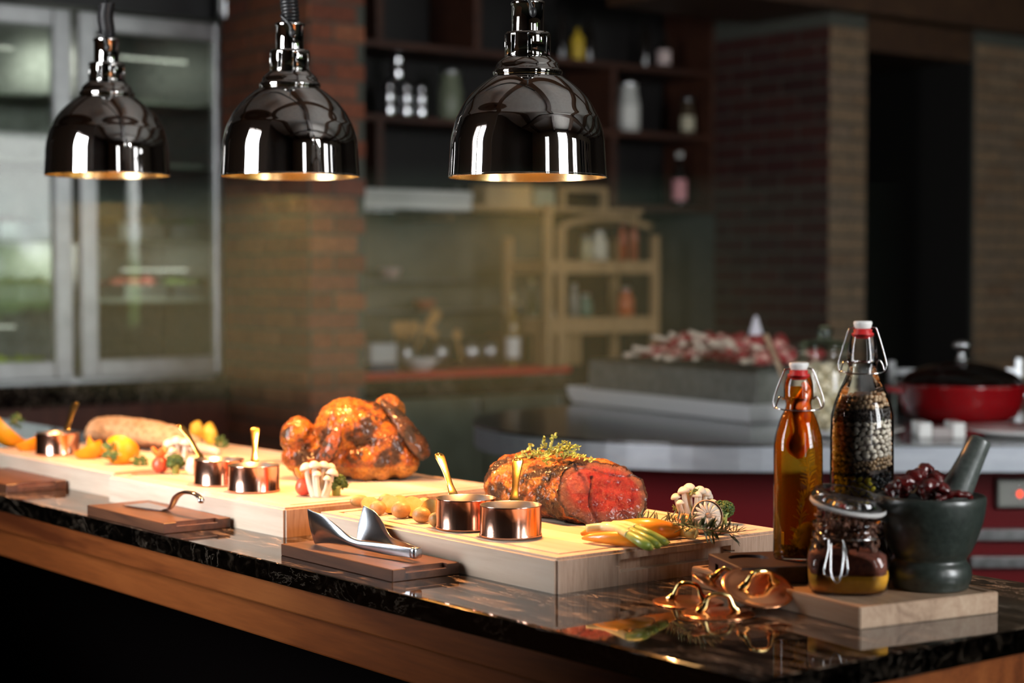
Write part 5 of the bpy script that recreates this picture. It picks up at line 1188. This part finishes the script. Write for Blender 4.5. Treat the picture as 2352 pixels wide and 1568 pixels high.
# knife behind the middle board
kp = at(640, 1050, CT + .012); kn = empty('carving_knife', kp, 'carving knife with a black handle lying behind the chicken board', 'knife', rz=math.radians(4))
tube('knife_handle', [(-.055, 0, 0), (-.03, 0, .002), (.02, 0, .001), (.05, 0, 0)], [.010, .012, .010, .009], M['black'], kn, 12, .8)
raw('knife_blade', [(.05, -.001, .006), (.20, -.001, .004), (.24, -.001, -.004), (.20, -.001, -.010), (.05, -.001, -.011), (.05, .001, .006), (.20, .001, .004), (.24, .001, -.004), (.20, .001, -.010), (.05, .001, -.011)], [(0, 1, 2, 3, 4), (9, 8, 7, 6, 5), (0, 5, 6, 1), (1, 6, 7, 2), (2, 7, 8, 3), (3, 8, 9, 4), (4, 9, 5, 0)], M['steel_polish'], kn, smooth=False)
kb = at(335, 1087, BZ + .002); k2 = box('knife_tip', (0, 0, .0015), (.055, .012, .002), M['steel_polish'], None, 0); k2.location = kb; k2.rotation_euler = (0, 0, LZ + .1); tag(k2, 'small dark steel blade tip on the board left of the tomato', 'knife')

# ---------------- tongs
TB = CT + .0182
A0 = at(715, 1250, TB); B0 = at(945, 1291, TB)
ax = (B0 - A0); LT = ax.length; tz = math.atan2(ax.y, ax.x)
tg = empty('serving_tongs', A0, 'brushed steel serving tongs with fan-shaped heads on a walnut board', 'tongs', rz=tz)
def arm(y0, y1, h0, tw, lb, dx=0):
    st = [(.0, .0285, .0), (.012, .0285, .0), (.06, .0262, .3), (.17, .0225, .7), (.30, .0160, 1), (.40, .0100, 1), (.48, .0078, .8), (.60, .0078, .5), (.80, .0088, .3), (.93, .0078, .1), (1, .0078, 0)]
    sm = smooth_pts([(a, b, c) for a, b, c in st], 5); V = []; F_ = []; K = 9
    for q in sm:
        t = q.x; x = dx + (LT - dx) * t; yc = y0 + (y1 - y0) * sstep(0, 1, t) + (-.004 * math.sin(math.pi * t)) * (1 if y0 < y1 else -1); cup = .005 * q.z
        top = h0 + 2 * .0285 - (.0) if False else None
        zc = .0285 + h0 * (1 - t) + (.0135 - .0285) * sstep(.1, .55, t)
        for k in range(K):
            s = -1 + 2 * k / (K - 1); lean_ = tw * (1 - t)
            V.append(Vector((x - (.004 * (1 - abs(s)) if t < .01 else 0), yc + cup * (1 - s * s) * (-1 if y0 < y1 else 1) + s * q.y * lean_, zc + s * q.y)))
    m = len(sm)
    for i in range(m - 1):
        for k in range(K - 1): a = i * K + k; F_.append((a, a + K, a + K + 1, a + 1))
    me = bpy.data.meshes.new('arm'); me.from_pydata([tuple(v) for v in V], [], F_); me.update(); o = bpy.data.objects.new('arm', me); COL.objects.link(o)
    m_ = o.modifiers.new('s', 'SOLIDIFY'); m_.thickness = .0018; m_.offset = 0; m2 = o.modifiers.new('b', 'SUBSURF'); m2.levels = m2.render_levels = 1
    me2 = evaluated(o); bpy.data.objects.remove(o); link('arm', me2, M['tong_steel'], tg, smooth=True)
arm(.0, .0005, .0, -.25, 'front')
arm(.074, .0145, .0, .25, 'rear', .03)
box('hinge', (LT + .001, .0075, .0135), (.013, .0175, .017), M['tong_steel'], tg, .004, seg=3, smooth=True)
# ---------------- cake servers
def server(px0, py0, px1, py1, label):
    a = at(px0, py0, TB); b_ = at(px1, py1, TB); d = b_ - a; rz = math.atan2(d.y, d.x); L_ = d.length
    e = empty('cake_server', a, label, 'server', 'steel cake servers on walnut boards', rz=rz)
    w = .026
    V = [(0, w, .0028), (0, -w, .0028), (L_ * .55, -w * .8, .0022), (L_ * .85, -w * .35, .003), (L_, -.006, .008), (L_, .006, .008), (L_ * .85, w * .35, .003), (L_ * .55, w * .8, .0022)]
    Vb = [(x, y, z - .0014) for x, y, z in V]; n = 8
    F_ = [tuple(range(n)), tuple(reversed(range(n, 2 * n)))] + [(i, i + n, (i + 1) % n + n, (i + 1) % n) for i in range(n)]
    raw('server_blade', V + Vb, F_, M['steel_polish'], e, smooth=False)
    hp = smooth_pts([(L_ - .004, 0, .006), (L_ + .006, 0, .014), (L_ + .022, 0, .030), (L_ + .050, 0, .040), (L_ + .085, 0, .0405), (L_ + .104, 0, .034)], 7)
    tube('server_handle', hp, smooth_vals([.0055, .0065, .0080, .0078, .0065, .0055], 7), M['steel_polish'], e, 16, .45)
    raw('handle_ring', *ico_data((L_ + .106, 0, .031), (.005, .0065, .0055), 2), M['steel_polish'], e)
server(312, 1160, 392, 1176, 'steel cake server with an arched handle in front of the middle board')
server(-130, 1083, -62, 1096, 'steel cake server with only its handle tip in view at the left edge')
# ================================================================== RIGHT-HAND GROUP
ez = CT + .027
pn, pr_, pl_ = at(1975, 1395, ez), at(2275, 1358, ez), at(1588, 1300, ez)
u = (pn - pl_); u.normalize(); v_ = Vector((-u.y, u.x, 0))
Lx = (pn - pl_).length; Ly = .232
c = pl_ + u * Lx / 2 + v_ * Ly / 2
rzE = math.atan2(u.y, u.x)
eb2 = empty('serving_tray', (c.x, c.y, CT), 'long tan wooden tray under the mortar and the spice jar', 'tray', rz=rzE)
T = .027
bm = bmesh.new(); add_box(bm, (0, 0, T / 2), (Lx, Ly, T)); bmesh.ops.bevel(bm, geom=bm.edges[:], offset=.0015, segments=2, affect='EDGES'); o = bm_obj('tray_body', bm, M['tan_wood'])
bm = bmesh.new(); add_box(bm, (0, 0, T + .008), (Lx - .016, Ly - .016, .020)); ct = bm_obj('cut', bm); boolean(o, ct); bpy.data.objects.remove(ct); o.parent = eb2
ezt = CT + T - .002
# dark caddy
fz = ezt + .0245
fc = at(1627, 1270, fz)
rzF = math.radians(-25); uF = Vector((math.cos(rzF), math.sin(rzF), 0)); vF = Vector((-uF.y, uF.x, 0)); FL, FD = .132, .250
cF = fc + uF * (FL / 2) + vF * (FD / 2)
cdy = empty('bottle_caddy', (cF.x, cF.y, ezt + .0002), 'dark stained wooden caddy with round wells holding the two swing-top bottles', 'caddy', rz=rzF)
bm = bmesh.new(); add_box(bm, (0, 0, .012), (FL, FD, .024)); bmesh.ops.bevel(bm, geom=bm.edges[:], offset=.0012, segments=1, affect='EDGES'); o = bm_obj('caddy_body', bm, M['dark_caddy'])
bm = bmesh.new()
bmesh.ops.create_cone(bm, cap_ends=True, segments=48, radius1=.028, radius2=.028, depth=.012, matrix=Matrix.Translation((-FL / 2 + .048, -FD / 2 + .042, .026)))
add_box(bm, (-FL / 2 + .035, -FD / 2, .010), (.013, .02, .009))
ct = bm_obj('cut', bm); boolean(o, ct); bpy.data.objects.remove(ct); o.parent = cdy
# ---------------- swing-top bottles
M['wire'] = mat('steel_wire', (.60, .60, .60), .15, 1)
def swing_bottle(p, prof, capr, zc, zs, label, sc1, rz=LZ):
    e = empty('swing_top_bottle', p, label, 'bottle', 'swing-top glass bottles in the dark caddy', rz=rz)
    pr2 = [(q.x, q.y) for q in smooth_pts([(a, b, 0) for a, b in prof], 5)]
    lathe('bottle_glass', [(0, .0005)] + pr2, M['glass'], e, seg=72)
    zt = prof[-1][1]; rn = prof[-1][0]
    lathe('gasket', [(rn * .55, zt - .006), (rn * .98, zt - .002), (rn * 1.02, zt + .001), (rn * .8, zt + .003), (rn * .86, zt + .006), (rn * .7, zt + .0075), (0, zt + .0075)], M['red_rubber'], e, seg=40)
    h = zc; lathe('stopper', [(0, zt + .0075), (capr * .80, zt + .0075), (capr * .86, zt + .009), (capr, h - .004), (capr * .98, h - .001), (capr * .85, h), (0, h)], M['white_cap'], e, seg=40)
    wz = zs; w = capr
    for s in (-1, 1):
        tube('wire_bail', smooth_pts([(s * w * .75, 0, zt + .0095), (s * w * 1.2, 0, zt + .0090), (s * w * 1.55, 0, zt + .004), (s * w * 2.45, 0, wz + .018), (s * w * 2.55, 0, wz + .006), (s * w * 2.35, 0, wz + .001)], 6), .0011, M['wire'], e)
        tube('wire_hook', smooth_pts([(s * w * 2.35, .001, wz + .001), (s * w * 2.1, .001, wz + .012), (s * w * 1.8, .001, wz + .017), (s * w * 1.50, .001, wz + .013)], 5), .0011, M['wire'], e)
    tube('wire_yoke', smooth_pts([(w * 2.35 * math.cos(a), -w * 1.5 * math.sin(a), wz + .003 - .004 * math.sin(a)) for a in [math.pi * i / 10 for i in range(11)]], 2), .0011, M['wire'], e)
    tube('wire_ring', [((rn + .0006) * math.cos(a), (rn + .0006) * math.sin(a), wz + .015) for a in [2 * math.pi * i / 32 for i in range(32)]], .0009, M['wire'], e, closed=True)
    return e, pr2
def in_cad(px, py, z): return at(px, py, z)
cadz = ezt + .0245
# small bottle
prof1 = [(.030, .0005), (.0335, .004), (.0335, .03), (.0335, .10), (.0335, .148), (.0315, .170), (.0250, .192), (.0185, .206), (.0175, .215), (.0205, .222), (.0200, .226), (.0195, .240), (.0165, .250), (.0150, .252)]
b1p = at(1832, 1281, cadz)
b1, _ = swing_bottle(b1p, prof1, .0135, .270, .2055, 'short swing-top bottle of amber chilli oil', 1)
def oil_mat():
    m = bpy.data.materials.new('amber_oil'); m.use_nodes = True; nt = m.node_tree; nt.nodes.clear(); L = nt.links
    out = nt.nodes.new('ShaderNodeOutputMaterial'); tr = nt.nodes.new('ShaderNodeBsdfTransparent'); lw = nt.nodes.new('ShaderNodeLayerWeight'); lw.inputs[0].default_value = .5
    r = ramp(nt, [(0, (.86, .62, .16)), (.6, (.78, .45, .07)), (1, (.60, .24, .02))]); L.new(lw.outputs['Facing'], r.inputs[0]); L.new(r.outputs[0], tr.inputs[0])
    d = nt.nodes.new('ShaderNodeBsdfTranslucent'); d.inputs[0].default_value = (.80, .42, .03, 1); d2 = nt.nodes.new('ShaderNodeBsdfDiffuse'); d2.inputs[0].default_value = (.45, .24, .015, 1)
    a = nt.nodes.new('ShaderNodeMixShader'); a.inputs[0].default_value = .4; L.new(d.outputs[0], a.inputs[1]); L.new(d2.outputs[0], a.inputs[2])
    mx = nt.nodes.new('ShaderNodeMixShader'); mx.inputs[0].default_value = .24; L.new(tr.outputs[0], mx.inputs[1]); L.new(a.outputs[0], mx.inputs[2]); L.new(mx.outputs[0], out.inputs[0]); return m
M['oil'] = oil_mat()
lathe('oil', [(0, .003), (.029, .004), (.0318, .008), (.0318, .148), (.0298, .169), (.0235, .190), (.0170, .205), (.0160, .215), (.0182, .224), (.0175, .236), (0, .237)], M['oil'], b1, seg=56)
chm = noisy('fresh_chilli', [(.3, (.75, .06, .01)), (.7, (.90, .20, .02))], 60, .3, 0, .1, coat=.5)
tube('chilli', smooth_pts([(.006, -.004, .243), (.009, -.006, .232), (.002, -.008, .215), (-.004, -.008, .195), (-.001, -.012, .175), (-.003, -.014, .155), (.0, -.012, .140)], 6), smooth_vals([.003, .0075, .0105, .0100, .0125, .0165, .005], 6), chm, b1, 16)
tube('chilli', smooth_pts([(.010, .004, .225), (.012, .002, .20), (.010, .0, .17)], 6), smooth_vals([.003, .006, .003], 6), chm, b1, 12)
lz = [ico_data((.010, -.008, .030), (.017, .006, .022), 3, Euler((.2, .2, 0)))]; v, f = lz[0]; raw('lemon_peel', v, f, mat('lemon_peel', (.72, .50, .03), .4), b1)
hs = [(( -.005, -.015, .015), (.0, -.017, .05), (.006, -.016, .085)), ((.012, -.006, .09), (.014, -.005, .12), (.008, -.004, .145))]
sd = []; lf = []
for s_ in hs:
    pts = smooth_pts(s_, 8); sd.append(tube_data(pts, .0008, 5))
    for i in range(1, len(pts)):
        for k in range(3):
            d = Vector((random.gauss(0, 1), random.gauss(0, .3), random.uniform(.2, 1.2))); lf.append(leaf_data(pts[i], d, Vector((0, 1, 0)), .013, .0008))
v, f = join_data(sd + lf); o = raw('rosemary', v, f, mat('oil_rosemary', (.45, .36, .05), .5), b1); 
pc_ = [ico_data((random.uniform(-.022, .022), random.uniform(-.022, .015), random.uniform(.006, .016)), (.003, .003, .003), 1) for _ in range(60)]
v, f = join_data(pc_); o = raw('spices', v, f, mat('oil_spices', (.08, .05, .02), .5), b1); o['kind'] = 'stuff'
# tall bottle
prof2 = [(.042, .0005), (.046, .005), (.046, .03), (.046, .10), (.0455, .170), (.042, .195), (.033, .220), (.0245, .240), (.0205, .254), (.0230, .262), (.0225, .268), (.0205, .285), (.0180, .298), (.0160, .302)]
def zm(z): return z if z < .11 else (z * 1.0 + (z - .11) / .068 * .013 if z < .178 else .191 + (z - .178) * .944)
prof2 = [(r * .95, zm(z)) for r, z in prof2]
b2p = at(1978, 1277, cadz)
b2, _ = swing_bottle(b2p, prof2, .0130, .3265, .2550, 'tall swing-top bottle of layered beans and peppercorns', 1)
def rad2(z):
    for (r0, z0), (r1, z1) in zip(prof2, prof2[1:]):
        if z0 <= z <= z1: return r0 + (r1 - r0) * (z - z0) / (z1 - z0)
    return .04
def beans(name, z0, z1, size, color, label, slope=0, step=None, arc=None, stops=None, skip=None):
    prt = []; step = step or size[0] * 1.5; z = z0 + size[2]
    while z < z1:
        r = rad2(z) - .0025 - size[2]; n = int(2 * math.pi * r / (size[0] * 1.75)); ph = random.random()
        for k in range(n):
            a = 2 * math.pi * (k + ph) / n
            if arc and not (arc[0] < a % 6.283 < arc[1]): continue
            if skip and skip[0] < a % 6.283 < skip[1] and skip[2] < z < skip[3]: continue
            zz = z + random.uniform(-.002, .002) + slope * math.cos(a)
            rr = r + random.uniform(-.0012, .0008)
            prt.append(ico_data((rr * math.cos(a), rr * math.sin(a), zz), size, 1, Euler((random.uniform(-.5, .5), random.uniform(-.7, .7), a + math.pi / 2 + random.uniform(-.3, .3)))))
        z += size[2] * 1.75
    v, f = join_data(prt); o = raw(name, v, f, noisy(name + '_skin', stops, 90, .25, 0, 0, coat=.5), None, b2p, (0, 0, LZ)); tag(o, label, 'beans', None, 'stuff')
    o['label'] = label; return o
beans('yellow_beans', .083, .112, (.0058, .0036, .0036), None, 'yellow beans low in the tall bottle, above the spice jar lid', .002, arc=(3.2, 5.0), stops=[(.3, (.62, .48, .02)), (.7, (.75, .60, .05))])
beans('black_beans', .03, .121, (.0045, .0034, .0034), None, 'thick layer of black beans in the lower part of the tall bottle', 0, skip=(3.2, 5.0, .080, .115), stops=[(.3, (.010, .010, .012)), (.7, (.03, .03, .035))])
beans('small_tan_peas', .121, .137, (.0031, .0031, .0031), None, 'thin band of small tan peas below the white beans', .006, stops=[(.3, (.40, .26, .14)), (.7, (.55, .38, .22))])
beans('white_beans', .137, .188, (.0060, .0038, .0038), None, 'wide band of white beans in the middle of the tall bottle', .003, stops=[(.3, (.66, .58, .47)), (.7, (.80, .72, .60))])
beans('peppercorns', .188, .208, (.0026, .0026, .0026), None, 'band of black peppercorns above the white beans', .002, stops=[(.3, (.02, .016, .015)), (.7, (.06, .05, .045))])
beans('chickpeas', .206, .228, (.0042, .0040, .0038), None, 'tan chickpeas below the neck of the tall bottle', .002, stops=[(.3, (.45, .30, .17)), (.7, (.60, .42, .26))])
co_ = lathe('bean_core', [(0, .004), (.035, .004), (.035, .17), (.031, .19), (.023, .208), (.016, .222), (.01, .228), (0, .228)], mat('bean_shadow', (.08, .06, .05), .6), b2, seg=32)
co_.name = 'filling'
# ---------------- spice jar
jp = at(1940, 1349, ezt) - FW * .021
jr = empty('spice_jar', (jp.x, jp.y, ezt + .0002), 'clip-top glass jar of layered spices with its lid resting askew', 'jar', rz=LZ - .15)
def sq(k):
    def f(r, z, t):
        b = max(0, 1 - abs(z - .036) / .045) * k; c, s = abs(math.cos(t)), abs(math.sin(t)); n = 2 + 2.6 * b
        return r * (c ** n + s ** n) ** (-1 / n) * (1 - .06 * b)
    return f
jprof = [(.044, .0005), (.050, .003), (.0545, .012), (.0570, .032), (.0565, .044), (.0505, .060), (.0445, .070), (.0440, .073), (.0470, .075), (.0470, .078), (.0445, .080), (.0445, .086), (.0465, .088), (.0465, .091), (.0440, .092)]
lathe('jar_glass', [(0, .0008)] + [(q.x, q.y) for q in smooth_pts([(a, b, 0) for a, b in jprof], 3)], M['glass'], jr, seg=80, fn=sq(1))
turm = noisy('turmeric', [(.3, (.62, .28, .01)), (.7, (.78, .38, .015))], 80, .8, 0, .3); darksp = noisy('chilli_flakes', [(.3, (.06, .015, .008)), (.7, (.24, .06, .03))], 160, .7, 0, .8, .002); brn = noisy('star_anise', [(.3, (.06, .022, .012)), (.7, (.22, .09, .05))], 120, .6, 0, .6, .002)
lathe('turmeric_layer', [(0, .003), (.044, .003), (.050, .006), (.0535, .018), (.0545, .026), (0, .024)], turm, jr, seg=64, fn=sq(1))
lathe('chilli_layer', [(0, .0265), (.0530, .0270), (.0535, .036), (.0520, .046), (.045, .050), (.03, .055), (0, .058)], darksp, jr, seg=64, fn=lambda r, z, t: sq(1)(r, z, t) * (1 + .02 * math.sin(5 * t)))
prt = []
for k in range(150):
    a = random.uniform(0, 6.283); z = random.uniform(.058, .112); rr = (.040 if z > .066 else .044) * math.sqrt(random.uniform(.35, 1))
    if z > .100 + -.012 * math.cos(a): continue
    for j in range(2): prt.append(ico_data((rr * math.cos(a) + random.uniform(-.004, .004), rr * math.sin(a) + random.uniform(-.004, .004), z), (.0075, .0028, .0022), 1, Euler((random.random() * 3, random.random() * 3, random.random() * 3)), .3))
v, f = join_data(prt); o = raw('dried_pods', v, f, brn, jr); o['kind'] = 'stuff'
ld_ = empty('jar_lid', (.0, 0, .112), None); ld_.parent = jr; ld_.rotation_euler = (.10, .17, 0)
lathe('lid_glass', [(0, .006), (.030, .006), (.034, .003), (.044, .003), (.0495, .004), (.0500, .009), (.0480, .012), (.0480, .0145), (.0455, .0165), (.0400, .0175), (.038, .016), (0, .016)], M['glass'], ld_, seg=72)
lathe('lid_gasket', [(.036, -.004), (.0480, -.0035), (.0505, -.001), (.0500, .003), (.036, .003), (.036, -.004)], mat('grey_rubber', (.50, .49, .47), .5), ld_, seg=72)
tube('lid_wire', smooth_pts([(-.046, -.018, .008), (-.040, -.028, .0135), (-.022, -.040, .0175), (-.004, -.046, .012), (-.004, -.0505, .006)], 5), .0011, M['wire'], ld_)
tube('neck_wire', [(.0458 * math.cos(a), .0458 * math.sin(a), .0725) for a in [2 * math.pi * i / 40 for i in range(40)]], .0011, M['wire'], jr, closed=True)
def jl(x, y, z): return (x, y, z)
cx_ = -.016
tube('clasp_loop', smooth_pts([(cx_ - .010, -.0445, .074), (cx_ - .011, -.050, .060), (cx_ - .0155, -.0585, .040), (cx_ - .0155, -.060, .030), (cx_ - .008, -.061, .028), (cx_ + .006, -.061, .028), (cx_ + .013, -.060, .031), (cx_ + .0135, -.0585, .042), (cx_ + .011, -.050, .062), (cx_ + .008, -.0445, .074)], 5), .0011, M['wire'], jr)
tube('clasp_loop', smooth_pts([(cx_ - .007, -.047, .070), (cx_ - .0075, -.055, .050), (cx_ - .007, -.0615, .030), (cx_ - .002, -.063, .021), (cx_ + .003, -.063, .022), (cx_ + .006, -.061, .032), (cx_ + .0085, -.055, .052), (cx_ + .008, -.047, .068)], 5), .0011, M['wire'], jr)
# ---------------- mortar and pestle
mp_ = at(2137, 1349, ezt); stone = noisy('green_granite', [(.3, (.014, .020, .016)), (.62, (.030, .040, .033)), (.8, (.06, .072, .06))], 130, .38, 0, .5, .0008, coat=.6, coat_r=.22, bscale=260)
mo = empty('stone_mortar', (mp_.x, mp_.y, ezt + .0002), 'dark green granite mortar full of dried chillies on the tan tray', 'mortar')
mpf = [(0, .0), (.044, .0), (.050, .006), (.0535, .018), (.0520, .030), (.0470, .0375), (.0475, .042), (.0540, .052), (.0620, .072), (.0680, .092), (.0710, .110), (.0715, .119), (.0695, .1235), (.0640, .1235), (.0600, .119), (.0560, .100), (.0440, .075), (.020, .062), (0, .060)]
lathe('mortar_bowl', [(max(q.x, 0), q.y) for q in smooth_pts([(a, b, 0) for a, b in mpf], 4)], stone, mo, seg=80)
pe = empty('stone_pestle', mo.location + Vector((0, 0, .062)) + RT * .004 + FW * .004, 'heavy granite pestle leaning right in the mortar', 'pestle')
pd = (RT * .064 + FW * .006 + Vector((0, 0, .135)))
tube('pestle_shaft', smooth_pts([pd * -.02 + Vector((0, 0, .012)), pd * .05 + Vector((0, 0, .01)), pd * .15 + Vector((0, 0, .006)), pd * .45, pd * .75, pd * .96, pd * 1.0, pd * 1.012], 5), smooth_vals([.010, .020, .0235, .0215, .0175, .0150, .0125, .006], 5), noisy('pestle_granite', [(.3, (.045, .056, .05)), (.7, (.095, .108, .096))], 130, .36, 0, .4, .0006, coat=.5, coat_r=.25, bscale=260), pe, 28)
dch = noisy('dried_chilli', [(.3, (.045, .003, .003)), (.6, (.10, .007, .006)), (.8, (.16, .02, .01))], 70, .22, 0, .7, .002, coat=.6)
CHL = [(-.050, .128, .2, 1.2, .030), (-.042, .140, -.3, .6, .028), (-.030, .132, .6, -.2, .032), (-.022, .146, .1, .9, .027), (-.012, .136, -.5, .3, .030), (-.006, .152, .4, 1.4, .026), (.002, .142, .2, -.5, .028), (.006, .130, -.2, .2, .030), (-.036, .124, .3, 2.0, .028), (-.016, .124, .5, 2.6, .030), (.020, .124, -.3, .15, .046), (-.002, .120, .2, .8, .034)]
CN = ['leftmost dried chilli hanging over the mortar rim', 'dried chilli, upper left of the heap', 'dried chilli in the left middle of the heap', 'dried chilli on the upper ridge, left', 'dried chilli in the centre of the heap', 'topmost dried chilli of the heap', 'dried chilli beside the pestle, upper', 'dried chilli beside the pestle, lower', 'dried chilli at the front left rim', 'dried chilli at the front rim, middle', 'long smooth dried chilli across the foot of the pestle', 'flat dried chilli under the long smooth one']
for i, ((a, z, b, rz, L_), lb) in enumerate(zip(CHL, CN)):
    b = -.018 + b * .05 if i != 10 else -.045; base = mo.location + RT * a + FW * b + Vector((0, 0, z))
    e = empty('dried_chilli', base, lb, 'chilli', 'dried chillies heaped in the mortar', rot=(random.uniform(-.3, .3), -.12 if i == 10 else random.uniform(-.6, .5), LZ + (rz if i != 10 else .15)))
    pts = smooth_pts([(-L_ / 2, 0, 0), (-L_ * .25, .004, .004), (0, 0, .006), (L_ * .3, -.004, .003), (L_ / 2, 0, -.002)], 6); rr = smooth_vals([.002, .0085, .0095, .0065, .0015] if i != 10 else [.003, .0062, .0068, .0062, .0035], 6)
    v, f = tube_data(pts, rr, 14, .75); v = [p + (p - Vector((p.x, 0, .003))).normalized() * .0028 * noise.noise(p * 160 + Vector((i, 0, 0)) * 7) for p in v]
    raw('pod', v, f, dch, e)
    if i in (0, 2, 8, 9): tube('stalk', smooth_pts([(-L_ / 2, 0, 0), (-L_ / 2 - .008, .001, -.003), (-L_ / 2 - .016, 0, .002)], 4), .0011, mat('chilli_stalk', (.35, .20, .08), .5) if i == 0 else bpy.data.materials['chilli_stalk'], e, 6)
# ---------------- copper lids
def lid(loc, q, label, hrot=0):
    e = empty('copper_lid', loc, label, 'lid', 'small copper lids with brass handles'); e.rotation_mode = 'QUATERNION'; e.rotation_quaternion = q
    lathe('lid_disc', [(0, .0042), (.020, .0040), (.036, .0030), (.0405, .0020), (.0420, .0022), (.0475, .0020), (.0480, .0012), (.0475, .0003), (.0410, .0003), (.0390, .0012), (0, .0030)], M['copper_lid'], e, seg=96)
    R_ = Matrix.Rotation(hrot, 3, 'Z')
    pts = [R_ @ Vector(p) for p in smooth_pts([(-.030, 0, .0048), (-.024, 0, .0052), (-.0185, 0, .0100), (-.0150, 0, .0200), (-.0105, 0, .0245), (0, 0, .0262), (.0105, 0, .0245), (.0150, 0, .0200), (.0185, 0, .0100), (.024, 0, .0052), (.030, 0, .0048)], 5)]
    tube('brass_handle', pts, smooth_vals([.0030, .0052, .0048, .0032, .0031, .0030, .0031, .0032, .0048, .0052, .0030], 5), M['brass_pol'], e, 14)
    for s in (-1, 1):
        c_ = R_ @ Vector((s * .026, 0, .0052)); raw('rivet', *ico_data(c_ + Vector((0, 0, .0012)), (.0022, .0022, .0018), 2), M['brass_pol'], e)
    return e
def quat_n(n, spin=0):
    n = n.normalized(); return n.to_track_quat('Z', 'Y') @ Quaternion((0, 0, 1), spin)
UPZ = Vector((0, 0, 1))
lid(at(1588, 1385, CT) - RT * .004 + FW * .004, Quaternion((0, 0, 1), LZ - .35), 'copper lid lying flat, left one behind the front lid')
lid(at(1646, 1409, CT) - FW * .004 + RT * .002, Quaternion((0, 0, 1), LZ + .10), 'copper lid lying flat nearest the counter edge')
l3 = at(1742, 1392, CT); tl = math.radians(24)
n3 = -FW * math.sin(tl) + UPZ * math.cos(tl) + RT * .10
n3.normalize(); dn = (UPZ - n3 * n3.dot(UPZ)).normalized()
q3 = quat_n(n3); lx = q3 @ Vector((1, 0, 0)); wx = (RT * .86 + UPZ * .35 + FW * .2); wx = (wx - n3 * wx.dot(n3)).normalized(); sp3 = math.atan2((q3 @ Vector((0, 1, 0))).dot(wx), lx.dot(wx))
l3c = dep(1741, 1350, 2.375)
lid(l3c, q3, 'copper lid tilted up toward the camera, leaning on the tray', sp3)
n4 = (RT * .41 + UPZ * .91 - FW * .04).normalized(); dn4 = (UPZ - n4 * n4.dot(UPZ)).normalized(); q4 = quat_n(n4)
c4 = dep(1662, 1352, 2.415); c4.z = max(c4.z, CT + .0205)
wx = FW * .5 - RT * .4 + UPZ * .6; wx = (wx - n4 * wx.dot(n4)).normalized(); sp4 = math.atan2((q4 @ Vector((0, 1, 0))).dot(wx), (q4 @ Vector((1, 0, 0))).dot(wx))
lid(c4, q4, 'copper lid standing almost edge-on behind the other three', sp4)
# ================================================================== thin cooking haze over the counter
HAZE = .029
hm = bpy.data.materials.new('cooking_haze'); hm.use_nodes = True; nt = hm.node_tree; nt.nodes.clear()
o_ = nt.nodes.new('ShaderNodeOutputMaterial'); vsx = nt.nodes.new('ShaderNodeVolumeScatter'); vsx.inputs['Density'].default_value = HAZE; vsx.inputs['Color'].default_value = (.72, 1, .70, 1)
vsx.inputs['Anisotropy'].default_value = .0
nt.links.new(vsx.outputs[0], o_.inputs['Volume'])
hz = boxmm('cooking_haze', (-2.5, -.10, 1.13), (-.5, .85, 1.485), hm); tag(hz, 'thin warm haze hanging under the heat lamps', 'haze', None, 'stuff')
